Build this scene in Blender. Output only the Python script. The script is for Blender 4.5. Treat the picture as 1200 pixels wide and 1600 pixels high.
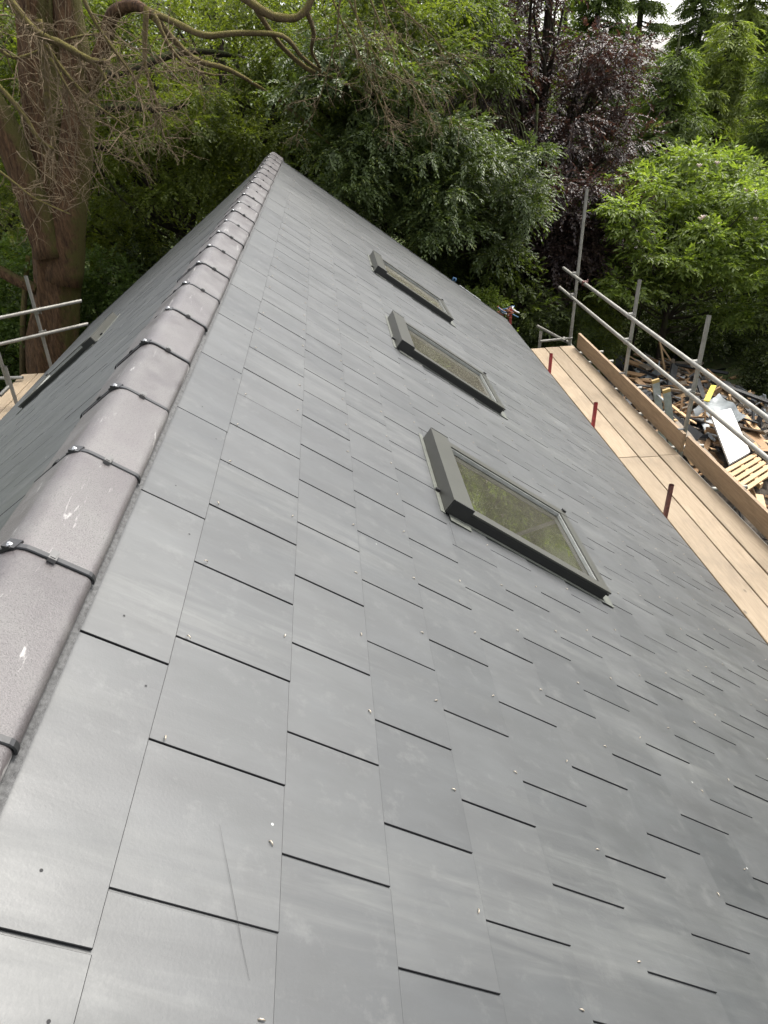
import bpy, math, random
import numpy as np
from mathutils import Matrix, Vector

for o in list(bpy.data.objects):
    bpy.data.objects.remove(o)
S = bpy.context.scene
COL = S.collection
rad = math.radians

# ------------------------------------------------------------------ camera, sky, sun, exposure
CAM = np.array([0.70428, -0.69748, 0.86687])
RW = np.array([[0.99639247, -0.07966613, -0.02810797],
               [-0.06504293, -0.51235417, -0.85621235],
               [0.05386703, 0.85495176, -0.51572877]])
FPX = 1117.71
cd = bpy.data.cameras.new('camera')
cam = bpy.data.objects.new('camera', cd)
COL.objects.link(cam)
cd.sensor_fit = 'HORIZONTAL'
cd.sensor_width = 36.0
cd.lens = 36.0 * FPX / 1200.0
cd.clip_start = 0.02
cd.clip_end = 900.0
m = Matrix.Identity(4)
for i in range(3):
    m[i][0] = RW[0][i]; m[i][1] = -RW[1][i]; m[i][2] = -RW[2][i]; m[i][3] = CAM[i]
cam.matrix_world = m
S.camera = cam

SUN_EL, SUN_AZ = 57.0, 50.0          # azimuth clockwise from +Y
W = bpy.data.worlds.new('World')
S.world = W
W.use_nodes = True
nt = W.node_tree
nt.nodes.clear()
sky = nt.nodes.new('ShaderNodeTexSky')
sky.sky_type = 'NISHITA'
sky.sun_disc = False
sky.sun_elevation = rad(SUN_EL)
sky.sun_rotation = rad(SUN_AZ)
sky.air_density = 1.0
sky.dust_density = 4.0
sky.ozone_density = 1.0
hs = nt.nodes.new('ShaderNodeHueSaturation')
hs.inputs['Saturation'].default_value = 0.22
bg = nt.nodes.new('ShaderNodeBackground')
bg.inputs['Strength'].default_value = 0.15
wo = nt.nodes.new('ShaderNodeOutputWorld')
nt.links.new(sky.outputs[0], hs.inputs['Color'])
nt.links.new(hs.outputs[0], bg.inputs['Color'])
nt.links.new(bg.outputs[0], wo.inputs['Surface'])

sd = bpy.data.lights.new('sun', 'SUN')
sd.energy = 1.5
sd.angle = rad(28)
sd.color = (1.0, 0.95, 0.86)
sun = bpy.data.objects.new('sun', sd)
COL.objects.link(sun)
az, el = rad(SUN_AZ), rad(SUN_EL)
sv = Vector((math.sin(az) * math.cos(el), math.cos(az) * math.cos(el), math.sin(el)))
sun.rotation_euler = sv.to_track_quat('Z', 'Y').to_euler()
sun.location = (6, -6, 20)

S.render.engine = 'CYCLES'
S.view_settings.view_transform = 'Standard'
S.view_settings.look = 'None'
S.view_settings.exposure = 1.52
S.view_settings.gamma = 1.0

# ------------------------------------------------------------------ helpers
TH = rad(35.8)       # pitch of the slope with the roof windows
TL = rad(36.4)       # pitch of the other slope
GZ = -5.2            # ground level


def pxray(x, y):
    d = RW.T @ np.array([(x - 600) / FPX, (y - 800) / FPX, 1.0])
    return d


def at(x, y, Y):
    d = pxray(x, y)
    return CAM + d * (Y - CAM[1]) / d[1]


def rp(v, u, n=0.0):
    return np.array([v * math.cos(TH) + n * math.sin(TH), u, -v * math.sin(TH) + n * math.cos(TH)])


def lp(v, u, n=0.0):
    return np.array([-v * math.cos(TL) - n * math.sin(TL), u, -v * math.sin(TL) + n * math.cos(TL)])


def tag(o, label=None, cat=None, group=None, kind=None):
    if label: o['label'] = label
    if cat: o['category'] = cat
    if group: o['group'] = group
    if kind: o['kind'] = kind
    return o


def link(o, parent=None):
    COL.objects.link(o)
    if parent is not None:
        o.parent = parent
        if '_loc' in parent.keys(): o.matrix_parent_inverse = Matrix.Translation(-Vector(parent['_loc']))
        else: o.matrix_parent_inverse = parent.matrix_basis.inverted()
    return o


def empty(name, loc, label, cat, group=None):
    o = bpy.data.objects.new(name, None)
    COL.objects.link(o)
    o.empty_display_size = 0.2
    o.location = loc
    o['_loc'] = [float(c) for c in loc]
    return tag(o, label, cat, group)


class MB:
    def __init__(s):
        s.v = []; s.f = []; s.mi = []; s.sm = []

    def add(s, verts, faces, mi=0, smooth=False):
        b = len(s.v)
        s.v.extend([tuple(float(c) for c in p) for p in verts])
        for k, f in enumerate(faces):
            s.f.append([b + i for i in f])
            s.mi.append(mi[k] if isinstance(mi, (list, tuple)) else mi)
            s.sm.append(smooth)
        return s

    def hexa(s, c, mi=0):
        """c: 8 corners, bottom 4 then top 4, both counter-clockwise seen from the top"""
        s.add(c, [(3, 2, 1, 0), (4, 5, 6, 7), (0, 1, 5, 4), (1, 2, 6, 5), (2, 3, 7, 6), (3, 0, 4, 7)], mi)
        return s

    def box(s, a, b, fr=None, mi=0):
        x0, y0, z0 = a; x1, y1, z1 = b
        c = [(x0, y0, z0), (x1, y0, z0), (x1, y1, z0), (x0, y1, z0), (x0, y0, z1), (x1, y0, z1), (x1, y1, z1), (x0, y1, z1)]
        if fr is not None: c = [fr(*p) for p in c]
        return s.hexa(c, mi)

    def obox(s, c, ax, ay, az, mi=0):
        c, ax, ay, az = [np.asarray(q, float) for q in (c, ax, ay, az)]
        P = [c + i * ax + j * ay + k * az for k in (-1, 1) for (i, j) in ((-1, -1), (1, -1), (1, 1), (-1, 1))]
        return s.hexa(P, mi)

    def path(s, pts, rr, n=8, cap=True, mi=0, wob=0.0, rng=None):
        pts = [np.asarray(p, float) for p in pts]
        if not hasattr(rr, '__len__'): rr = [rr] * len(pts)
        prev = None; V = []; F = []
        for i, p in enumerate(pts):
            t = pts[min(i + 1, len(pts) - 1)] - pts[max(i - 1, 0)]
            t = t / (np.linalg.norm(t) + 1e-9)
            if prev is None:
                a = np.array([0, 0, 1.0]) if abs(t[2]) < .9 else np.array([1.0, 0, 0])
                x = np.cross(a, t)
            else:
                x = prev - t * (prev @ t)
            x = x / (np.linalg.norm(x) + 1e-9); prev = x
            y = np.cross(t, x)
            for k in range(n):
                q = 2 * math.pi * k / n
                r = rr[i] * (1 + (rng.uniform(-wob, wob) if rng is not None and wob else 0))
                V.append(p + (x * math.cos(q) + y * math.sin(q)) * r)
        for i in range(len(pts) - 1):
            for k in range(n):
                F.append((i * n + k, i * n + (k + 1) % n, (i + 1) * n + (k + 1) % n, (i + 1) * n + k))
        s.add(V, F, mi, True)
        if cap:
            b = len(s.v) - len(V); L = len(pts) - 1
            s.f.append([b + k for k in range(n)][::-1]); s.mi.append(mi); s.sm.append(False)
            s.f.append([b + L * n + k for k in range(n)]); s.mi.append(mi); s.sm.append(False)
        return s

    def pipe(s, p, q, r, wall=0.004, n=14, mi=0):
        """open-ended scaffold tube with a wall and a dark hollow end"""
        p, q = np.asarray(p, float), np.asarray(q, float)
        t = (q - p) / np.linalg.norm(q - p)
        s.path([p, q], r, n, False, mi)
        s.path([q, q, q - t * .05, q - t * .052], [r, r - wall, r - wall, .001], n, False, mi)
        s.path([p, p, p + t * .05, p + t * .052], [r, r - wall, r - wall, .001], n, False, mi)
        return s

    def mesh(s, name, mats):
        me = bpy.data.meshes.new(name)
        me.from_pydata(s.v, [], s.f)
        for mt in (mats if isinstance(mats, (list, tuple)) else [mats]): me.materials.append(mt)
        me.polygons.foreach_set('material_index', s.mi)
        me.polygons.foreach_set('use_smooth', s.sm)
        me.update()
        return me

    def build(s, name, mats, parent=None, **k):
        o = bpy.data.objects.new(name, s.mesh(name, mats))
        link(o, parent)
        return tag(o, **k)


def tri_mesh(name, V, T, mat):
    """big triangle soup from numpy"""
    me = bpy.data.meshes.new(name)
    V = np.ascontiguousarray(V, np.float32); T = np.ascontiguousarray(T, np.int32)
    me.vertices.add(len(V)); me.vertices.foreach_set('co', V.ravel())
    me.loops.add(T.size); me.loops.foreach_set('vertex_index', T.ravel())
    me.polygons.add(len(T))
    me.polygons.foreach_set('loop_start', np.arange(0, T.size, 3, dtype=np.int32))
    me.polygons.foreach_set('loop_total', np.full(len(T), 3, np.int32))
    me.materials.append(mat)
    me.update(calc_edges=True)
    return me


# ------------------------------------------------------------------ materials
class N:
    def __init__(s, name):
        s.m = bpy.data.materials.new(name); s.m.use_nodes = True
        s.t = s.m.node_tree
        s.b = s.t.nodes['Principled BSDF']; s.out = s.t.nodes['Material Output']
        s._co = None

    def n(s, typ, **kw):
        nd = s.t.nodes.new(typ)
        for k, v in kw.items():
            if k.startswith('_'): setattr(nd, k[1:], v)
            else: nd.inputs[k.replace('0', ' ')].default_value = v
        return nd

    def l(s, a, b): s.t.links.new(a, b)

    def co(s, kind='Object', scale=(1, 1, 1), rot=(0, 0, 0)):
        if s._co is None: s._co = s.t.nodes.new('ShaderNodeTexCoord')
        mp = s.t.nodes.new('ShaderNodeMapping')
        mp.inputs['Scale'].default_value = scale; mp.inputs['Rotation'].default_value = rot
        s.l(s._co.outputs[kind], mp.inputs['Vector'])
        return mp.outputs[0]

    def geo(s, scale=(1, 1, 1), rot=(0, 0, 0)):
        g = s.t.nodes.new('ShaderNodeNewGeometry')
        mp = s.t.nodes.new('ShaderNodeMapping'); mp.vector_type = 'POINT'
        mp.inputs['Scale'].default_value = scale; mp.inputs['Rotation'].default_value = rot
        s.l(g.outputs['Position'], mp.inputs['Vector'])
        return mp.outputs[0]

    def noise(s, vec, scale, detail=4, rough=.55, dist=0):
        nd = s.n('ShaderNodeTexNoise', Scale=scale, Detail=detail, Roughness=rough, Distortion=dist)
        if vec is not None: s.l(vec, nd.inputs['Vector'])
        return nd.outputs['Fac']

    def ramp(s, fac, stops):
        nd = s.t.nodes.new('ShaderNodeValToRGB')
        e = nd.color_ramp.elements
        while len(e) < len(stops): e.new(.5)
        for k, (p, c) in enumerate(stops):
            e[k].position = p
            e[k].color = (c, c, c, 1) if not hasattr(c, '__len__') else (*c, 1)
        s.l(fac, nd.inputs[0])
        return nd.outputs[0]

    def mix(s, fac, a, b, typ='MIX'):
        nd = s.t.nodes.new('ShaderNodeMix'); nd.data_type = 'RGBA'; nd.blend_type = typ
        for sock, v in ((nd.inputs[0], fac), (nd.inputs[6], a), (nd.inputs[7], b)):
            if hasattr(v, 'is_linked') or hasattr(v, 'node'): s.l(v, sock)
            elif hasattr(v, '__len__'): sock.default_value = (*v, 1)
            else: sock.default_value = v
        return nd.outputs[2]

    def math(s, op, a, b=0.0):
        nd = s.t.nodes.new('ShaderNodeMath'); nd.operation = op
        for k, v in ((0, a), (1, b)):
            if hasattr(v, 'node'): s.l(v, nd.inputs[k])
            else: nd.inputs[k].default_value = v
        return nd.outputs[0]

    def bump(s, h, strength=.3, dist=.01):
        nd = s.n('ShaderNodeBump', Strength=strength, Distance=dist)
        s.l(h, nd.inputs['Height']); s.l(nd.outputs[0], s.b.inputs['Normal'])

    def set(s, **kw):
        for k, v in kw.items():
            i = s.b.inputs[{'color': 'Base Color', 'rough': 'Roughness', 'metal': 'Metallic', 'spec': 'Specular IOR Level', 'coat': 'Coat Weight'}.get(k, k)]
            if hasattr(v, 'node'): s.l(v, i)
            elif hasattr(v, '__len__'): i.default_value = (*v, 1)
            else: i.default_value = v
        return s


def m_plain(name, col, rough=.5, metal=0, var=.15, scale=20, bump=.1):
    k = N(name)
    f = k.noise(k.geo(), scale, 5)
    lo = tuple(c * (1 - var) for c in col); hi = tuple(min(1, c * (1 + var)) for c in col)
    k.set(color=k.ramp(f, [(.3, lo), (.7, hi)]), rough=rough, metal=metal)
    if bump: k.bump(k.noise(k.geo(), scale * 3, 3), bump, .004)
    return k.m


def m_slate(name, per_object, pitch):
    k = N(name)
    # rotate world position into the slope's own frame: x down the slope
    p0 = k.geo(rot=(0, pitch, 0))
    def sc(v):
        mp = k.t.nodes.new('ShaderNodeMapping'); mp.inputs['Scale'].default_value = v
        k.l(p0, mp.inputs['Vector']); return mp.outputs[0]
    if per_object:
        r = k.t.nodes.new('ShaderNodeObjectInfo').outputs['Random']
    else:
        r = k.t.nodes.new('ShaderNodeNewGeometry').outputs['Random Per Island']
    base = k.ramp(r, [(0, (.0225, .0248, .0258)), (.5, (.0285, .0308, .0316)), (1, (.0355, .0376, .0380))])
    cloud = k.noise(sc((1.3, 2.6, 1)), 3.0, 5, .6)
    base = k.mix(1.0, base, k.ramp(cloud, [(.28, .74), (.5, .98), (.72, 1.30)]), 'MULTIPLY')
    streak = k.noise(sc((2.2, 13, 1)), 1.7, 7, .68, .8)
    base = k.mix(k.ramp(streak, [(.54, 0.0), (.82, .22)]), base, (.095, .098, .095))
    wide = k.noise(sc((.9, 3.2, 1)), .8, 4, .6)
    base = k.mix(k.math('MULTIPLY', k.ramp(wide, [(.46, 0.0), (.70, .85)]), k.ramp(streak, [(.35, 0.0), (.7, 1.0)])), base, (.086, .089, .084))
    dust = k.noise(sc((1, 1, 1)), 14, 8, .7)
    base = k.mix(k.ramp(dust, [(.55, 0.0), (.80, .5)]), base, (.10, .102, .097))
    grime = k.noise(sc((1, 1.4, 1)), 5.5, 7, .7)
    base = k.mix(k.ramp(grime, [(.28, .35), (.45, 0.0)]), base, (.018, .019, .018))
    vor = k.n('ShaderNodeTexVoronoi', Scale=9.0)
    k.l(sc((1, 1, 1)), vor.inputs['Vector'])
    vc = k.t.nodes.new('ShaderNodeSeparateColor'); k.l(vor.outputs['Color'], vc.inputs[0])
    spot = k.math('MULTIPLY', k.math('LESS_THAN', vor.outputs['Distance'], .035), k.math('GREATER_THAN', vc.outputs[0], .72))
    base = k.mix(k.math('MULTIPLY', spot, .5), base, (.5, .5, .48))
    k.set(color=base, spec=.80)
    rgh = k.noise(sc((1, 3, 1)), 4, 5, .6)
    k.set(rough=k.ramp(rgh, [(.3, .42), (.7, .54)]))
    k.bump(k.noise(sc((1, 1, 1)), 160, 4, .6), .12, .002)
    return k.m


def m_ridge():
    k = N('ridge_concrete')
    g = k.geo()
    r = k.t.nodes.new('ShaderNodeObjectInfo').outputs['Random']
    c = k.ramp(r, [(0, (.066, .059, .060)), (.5, (.080, .071, .072)), (1, (.092, .083, .083))])
    pat = k.noise(g, 7, 5, .65)
    c = k.mix(k.ramp(pat, [(.42, 0.0), (.68, .75)]), c, (.116, .112, .108))
    sp = k.noise(g, 340, 3, .6)
    c = k.mix(k.ramp(sp, [(.34, .8), (.47, 0.0)]), c, (.028, .025, .025))
    c = k.mix(k.ramp(sp, [(.60, 0.0), (.75, .4)]), c, (.19, .183, .176))
    sm = k.noise(k.geo(scale=(14, 2.2, 14)), 1.7, 5, .7, .5)
    c = k.mix(k.ramp(sm, [(.62, 0.0), (.72, .75)]), c, (.40, .39, .375))
    k.set(color=c, rough=k.ramp(pat, [(.3, .34), (.7, .55)]), spec=.45)
    k.bump(k.noise(g, 220, 5, .7), .35, .003)
    return k.m


def m_wood(name, a, b, axis='y', rough=.65, knots=True):
    k = N(name)
    sc = {'x': (1.2, 16, 16), 'y': (16, 1.2, 16), 'z': (16, 16, 1.2)}[axis]
    gr = k.noise(k.geo(scale=sc), 3.0, 6, .6, .6)
    r = k.t.nodes.new('ShaderNodeObjectInfo').outputs['Random']
    c = k.ramp(gr, [(.3, a), (.72, b)])
    c = k.mix(1.0, c, k.ramp(r, [(0, (.86, .84, .80)), (1, (1.08, 1.05, 1.0))]), 'MULTIPLY')
    st = k.noise(k.geo(scale=(1, .45, 1)), 3.3, 7, .72)
    c = k.mix(k.ramp(st, [(.5, 0.0), (.78, .6)]), c, tuple(q * .5 for q in a))
    if knots:
        vor = k.n('ShaderNodeTexVoronoi', Scale=2.6)
        k.l(k.geo(scale=(1.6, .7, 1.6)), vor.inputs['Vector'])
        c = k.mix(k.ramp(vor.outputs['Distance'], [(.02, .8), (.06, 0.0)]), c, tuple(q * .28 for q in a))
    k.set(color=c, rough=rough, spec=.3)
    k.bump(gr, .25, .004)
    return k.m


def m_galv(name='galvanised_steel', base=.28, rust=.45):
    k = N(name)
    f = k.noise(k.geo(), 9, 6, .65)
    c = k.ramp(f, [(.3, (base * .66, base * .63, base * .55)), (.7, (base * 1.12, base * 1.08, base * .96))])
    ru = k.noise(k.geo(scale=(1, 1, 1)), 5, 6, .7)
    c = k.mix(k.ramp(ru, [(.60, 0.0), (.78, rust)]), c, (.17, .085, .05))
    k.set(color=c, rough=.5, metal=.35)
    k.bump(f, .15, .003)
    return k.m


def m_leaf(name, stops, rough=.42, trans=.35, spec=.5, tint=(1.5, 1.6, .6)):
    k = N(name)
    r = k.t.nodes.new('ShaderNodeNewGeometry').outputs['Random Per Island']
    c = k.ramp(r, stops)
    big = k.noise(k.geo(), .9, 3, .5)
    c = k.mix(1.0, c, k.ramp(big, [(.3, (.78, .80, .82)), (.7, (1.15, 1.18, 1.05))]), 'MULTIPLY')
    k.set(color=c, rough=rough, spec=spec)
    tr = k.t.nodes.new('ShaderNodeBsdfTranslucent')
    k.l(k.mix(1.0, c, tint, 'MULTIPLY'), tr.inputs['Color'])
    ms = k.t.nodes.new('ShaderNodeMixShader'); ms.inputs[0].default_value = trans
    k.l(k.b.outputs[0], ms.inputs[1]); k.l(tr.outputs[0], ms.inputs[2])
    k.l(ms.outputs[0], k.out.inputs['Surface'])
    return k.m


def m_bark(name, a, b, moss=None, amount=.5, mdir=(1, 0, .4), scale=1.0):
    k = N(name)
    fib = k.noise(k.geo(scale=(7 * scale, 7 * scale, 1.3 * scale)), 2.2, 7, .65, .5)
    c = k.ramp(fib, [(.3, a), (.7, b)])
    if moss:
        g = k.t.nodes.new('ShaderNodeNewGeometry')
        dp = k.t.nodes.new('ShaderNodeVectorMath'); dp.operation = 'DOT_PRODUCT'
        k.l(g.outputs['Normal'], dp.inputs[0])
        v = Vector(mdir).normalized(); dp.inputs[1].default_value = v
        mn = k.noise(k.geo(), 3.2 * scale, 6, .7)
        f = k.math('ADD', k.math('MULTIPLY', dp.outputs['Value'], .5), mn)
        c = k.mix(k.ramp(f, [(1.0 - amount, 0.0), (1.25 - amount, 1.0)]), c, moss)
    k.set(color=c, rough=.85, spec=.2)
    fine = k.noise(k.geo(scale=(24 * scale, 24 * scale, 7 * scale)), 2.0, 5, .7)
    k.bump(k.math('ADD', fib, k.math('MULTIPLY', fine, .5)), 1.0, .07)
    return k.m


def m_glass():
    k = N('window_glass')
    gl = k.n('ShaderNodeBsdfGlossy', Roughness=.012); gl.inputs['Color'].default_value = (.97, .98, .97, 1)
    tr = k.n('ShaderNodeBsdfTransparent'); tr.inputs['Color'].default_value = (.52, .54, .49, 1)
    fr = k.n('ShaderNodeFresnel', IOR=2.5)
    ms = k.t.nodes.new('ShaderNodeMixShader')
    k.l(fr.outputs[0], ms.inputs[0]); k.l(tr.outputs[0], ms.inputs[1]); k.l(gl.outputs[0], ms.inputs[2])
    df = k.n('ShaderNodeBsdfDiffuse')
    dn = k.noise(k.geo(), 6, 5, .6)
    k.l(k.ramp(dn, [(.3, (.42, .39, .31)), (.7, (.52, .49, .40))]), df.inputs['Color'])
    gg = k.t.nodes.new('ShaderNodeNewGeometry')
    dt = k.t.nodes.new('ShaderNodeVectorMath'); dt.operation = 'DOT_PRODUCT'
    k.l(gg.outputs['Normal'], dt.inputs[0]); k.l(gg.outputs['Incoming'], dt.inputs[1])
    # a film of dust: optical depth grows with the slant of the path through it
    tau = k.math('DIVIDE', k.ramp(dn, [(.3, .015), (.7, .019)]), k.math('MAXIMUM', k.math('ABSOLUTE', dt.outputs['Value']), .05))
    dustf = k.math('SUBTRACT', 1.0, k.math('EXPONENT', k.math('MULTIPLY', tau, -1.0)))
    m2 = k.t.nodes.new('ShaderNodeMixShader'); k.l(dustf, m2.inputs[0])
    k.l(ms.outputs[0], m2.inputs[1]); k.l(df.outputs[0], m2.inputs[2])
    k.l(m2.outputs[0], k.out.inputs['Surface'])
    return k.m


def m_ground():
    k = N('ground_grass')
    a = k.noise(k.geo(), .35, 6, .6); b = k.noise(k.geo(), 5, 6, .7)
    c = k.ramp(a, [(.35, (.030, .045, .014)), (.65, (.060, .085, .024))])
    c = k.mix(k.ramp(b, [(.45, 0.0), (.65, .7)]), c, (.055, .042, .025))
    k.set(color=c, rough=.9, spec=.1); k.bump(b, .8, .1)
    return k.m


M = {}
M['slate'] = m_slate('slate_fibre_cement', True, TH)
M['slate_far'] = m_slate('slate_fibre_cement_field', False, TH)
M['slate_left'] = m_slate('slate_fibre_cement_rear', False, -TL)
M['slate_edge'] = m_plain('slate_cut_edge', (.012, .012, .013), .8, var=.2)
M['ridge'] = m_ridge()
M['black'] = m_plain('black_plastic', (.013, .013, .014), .42, var=.2)
M['grey_clip'] = m_plain('grey_clip_plastic', (.09, .088, .085), .5)
M['screw'] = m_plain('screw_steel', (.55, .55, .55), .3, .9, bump=0)
M['vent'] = m_plain('ridge_vent_strip', (.05, .05, .05), .7, scale=90, var=.6, bump=.5)
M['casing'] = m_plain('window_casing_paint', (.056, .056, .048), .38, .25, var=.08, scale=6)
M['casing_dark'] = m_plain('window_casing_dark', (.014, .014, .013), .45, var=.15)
M['gasket'] = m_plain('window_gasket', (.30, .30, .27), .35)
M['bead'] = m_plain('window_glazing_bead', (.20, .205, .195), .3)
M['glass'] = m_glass()
M['lining'] = m_plain('window_lining_timber', (.22, .17, .115), .6, scale=8)
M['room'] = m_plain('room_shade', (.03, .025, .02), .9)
M['flash'] = m_plain('flashing_lead', (.10, .105, .09), .5, .2)
M['board'] = m_wood('scaffold_board_wood', (.24, .186, .126), (.33, .265, .19))
M['toe'] = m_wood('toe_board_wood', (.205, .143, .09), (.305, .225, .147))
M['timber'] = m_wood('broken_timber', (.17, .10, .052), (.36, .235, .13), 'x')
M['timber_new'] = m_wood('pale_timber', (.42, .28, .15), (.56, .40, .245), 'x')
M['galv'] = m_galv()
M['galv_dull'] = m_galv('weathered_steel', .22, .6)
M['red'] = m_plain('red_paint', (.23, .022, .024), .5, var=.35, scale=25)
M['redbrown'] = m_plain('rusty_red_paint', (.10, .035, .028), .6, var=.5, scale=30)
M['wall'] = m_plain('render_wall', (.50, .47, .41), .9, scale=3)
M['fascia'] = m_plain('fascia_white', (.72, .72, .70), .5)
M['ground'] = m_ground()
M['sheet_grey'] = m_plain('grey_membrane', (.24, .26, .27), .5, var=.35, scale=4)
M['sheet_dark'] = m_plain('black_felt', (.018, .019, .021), .6, var=.5, scale=6)
M['white'] = m_plain('white_panel', (.80, .80, .78), .45, var=.03, scale=3)
M['alu'] = m_plain('ladder_aluminium', (.42, .44, .44), .4, .5)
M['yellow'] = m_plain('yellow_paint', (.55, .47, .06), .45, var=.06)
M['ochre'] = m_plain('ladder_cap', (.36, .25, .09), .5)
M['blue'] = m_plain('blue_rope', (.05, .12, .22), .6)
M['orange'] = m_plain('orange_strap', (.22, .075, .035), .6)
M['rubble'] = m_plain('rubble_earth', (.09, .075, .06), .95, var=.7, scale=9, bump=.8)

# ------------------------------------------------------------------ the ground
g = MB()
n = 60
xs = np.linspace(-260, 300, n + 1); ys = np.linspace(-60, 420, n + 1)
rr = np.random.RandomState(2)
for j in range(n + 1):
    for i in range(n + 1):
        g.v.append((xs[i], ys[j], GZ + (0 if abs(xs[i]) < 14 and ys[j] < 18 else rr.uniform(-.12, .12))))
for j in range(n):
    for i in range(n):
        a = j * (n + 1) + i
        g.f.append([a, a + 1, a + n + 2, a + n + 1]); g.mi.append(0); g.sm.append(True)
g.build('ground', M['ground'], kind='structure')

# ------------------------------------------------------------------ the house
Y0, Y1 = -2.35, 10.95
EV, EVL = 4.46, 4.0
house = empty('house', (0, 4.5, GZ), 'house with grey slate pitched roof, brown ridge tiles and roof windows', 'house')
rng = random.Random(7)

# roof windows: (u0, u1, v0, v1) on the near slope, and one on the other slope
WIN = [(2.09, 2.88, 1.43, 2.43), (4.475, 5.265, 1.435, 2.435), (7.005, 7.795, 1.44, 2.44)]
WINL = [(5.50, 6.28, 1.66, 2.62)]

def deck(frm, ev, wins, name):
    b = MB()
    edges = [Y0 + .02]
    for (a, c, d, e) in sorted(wins): edges += [a + .06, c - .06]
    edges.append(Y1 - .02)
    for i in range(len(edges) - 1):
        a, c = edges[i], edges[i + 1]
        if i % 2 == 0: b.box((0.03, a, -.08), (ev - .06, c, -.024), frm)
        else:
            w = sorted(wins)[i // 2]
            b.box((0.03, a, -.08), (w[2] + .06, c, -.024), frm)
            b.box((w[3] - .06, a, -.08), (ev - .06, c, -.024), frm)
    return b.build(name, M['slate_edge'], house)

deck(rp, EV, WIN, 'roof_deck')
deck(lp, EVL, WINL, 'roof_deck')

TT = .0048
GAUGE = .25
BT = TT / GAUGE * 1.06
A0 = .0026
WD = .303

def sub_rect(r, holes):
    out = [r]
    for h in holes:
        nx = []
        for (a, b, c, d) in out:                      # v0,v1,u0,u1
            if b <= h[0] or a >= h[1] or d <= h[2] or c >= h[3]: nx.append((a, b, c, d)); continue
            if a < h[0]: nx.append((a, h[0], c, d))
            if b > h[1]: nx.append((h[1], b, c, d))
            va, vb = max(a, h[0]), min(b, h[1])
            if c < h[2]: nx.append((va, vb, c, h[2]))
            if d > h[3]: nx.append((va, vb, h[3], d))
        out = nx
    return [q for q in out if q[1] - q[0] > .004 and q[3] - q[2] > .004]

def project(P):
    q = RW @ (np.asarray(P) - CAM)
    if q[2] < .05: return None
    return 600 + FPX * q[0] / q[2], 800 + FPX * q[1] / q[2]

def area_px(c):
    pts = [project(p) for p in c]
    if any(p is None for p in pts): return 0
    pts = [(min(max(x, 0), 1200), min(max(y, 0), 1600)) for x, y in pts]
    return abs(sum(pts[i][0] * pts[(i + 1) % 4][1] - pts[(i + 1) % 4][0] * pts[i][1] for i in range(4))) / 2

slates = []   # (area, frame fn, side, v0, v1, u0, u1, lift, skew, holes)
def lay(side, frm, tails, ev, wins):
    for ci, T in enumerate(tails):
        wide = ci == 0
        pitch = 2 * WD if wide else WD
        off = {0: -.33 * WD}.get(ci, 0 if ci % 2 else .5 * WD)
        if side == 'L': off += .11 + .04 * (ci % 3)
        k0 = int((Y0 - off) / pitch) - 2
        k1 = int((Y1 - off) / pitch) + 2
        head = max(.03, T - (.345 if wide else .6))
        for k in range(k0, k1):
            a = off + k * pitch; b = a + pitch
            gap = rng.uniform(.0035, .0085)
            a2, b2 = max(a + gap / 2, Y0), min(b - gap / 2, Y1)
            if b2 - a2 < .03: continue
            tail = T + rng.uniform(-.0018, .0018)
            prevT = tails[ci - 1] if ci else .12
            A = area_px([frm(prevT, a2), frm(prevT, b2), frm(tail, b2), frm(tail, a2)])
            slates.append((A, frm, side, head, tail, a2, b2, rng.uniform(0, .0013), rng.uniform(-.0020, .0020), wins))

tailsR = [.363] + [.667 + .25 * i for i in range(16)]
tailsL = [.345] + [.60 + .25 * i for i in range(14)]
lay('R', rp, tailsR, EV, [(w[2] + .012, w[3] - .012, w[0] + .012, w[1] - .012) for w in WIN])
lay('L', lp, tailsL, EVL, [(w[2] + .012, w[3] - .012, w[0] + .012, w[1] - .012) for w in WINL])
slates.sort(key=lambda q: -q[0])
field = {'R': MB(), 'L': MB()}
cache = {}
ni = 0
for (A, frm, side, head, tail, a, b, lift, skew, wins) in slates:
    rects = sub_rect((head, tail, a, b), wins)
    if not rects: continue
    def top(v): return A0 + lift - BT * (tail - v)
    mi6 = [1, 0, 1, 1, 1, 1]
    uc = (a + b) / 2
    def fr(v, u, n): return frm(v + (u - uc) * skew * 4, u + (v - tail) * skew, top(v) + n)
    if ni < 300 and A > 0:
        mb = MB()
        for (v0, v1, u0, u1) in rects:
            e = .0009                                  # tiny chamfer on the arris
            s = mb
            c = [fr(v0, u0, -TT), fr(v1, u0, -TT), fr(v1, u1, -TT), fr(v0, u1, -TT),
                 fr(v0, u0, -e), fr(v1, u0, -e), fr(v1, u1, -e), fr(v0, u1, -e),
                 fr(v0, u0 + e, 0), fr(v1 - 1.4 * e, u0 + e, 0), fr(v1 - 1.4 * e, u1 - e, 0), fr(v0, u1 - e, 0)]
            if side == 'L': c = [c[i] for i in (3, 2, 1, 0, 7, 6, 5, 4, 11, 10, 9, 8)]
            s.add(c, [(3, 2, 1, 0), (0, 1, 5, 4), (1, 2, 6, 5), (2, 3, 7, 6), (3, 0, 4, 7), (8, 9, 10, 11),
                      (4, 5, 9, 8), (5, 6, 10, 9), (6, 7, 11, 10), (7, 4, 8, 11)], [1, 1, 1, 1, 1, 0, 1, 1, 1, 1])
        mb.build('slate', [M['slate'] if side == 'R' else M['slate_left'], M['slate_edge']], house)
        ni += 1
    else:
        for (v0, v1, u0, u1) in rects:
            if side == 'L': field[side].box((v0, u1, -TT), (v1, u0, 0), fr, mi6)
            else: field[side].box((v0, u0, -TT), (v1, u1, 0), fr, mi6)
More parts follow.
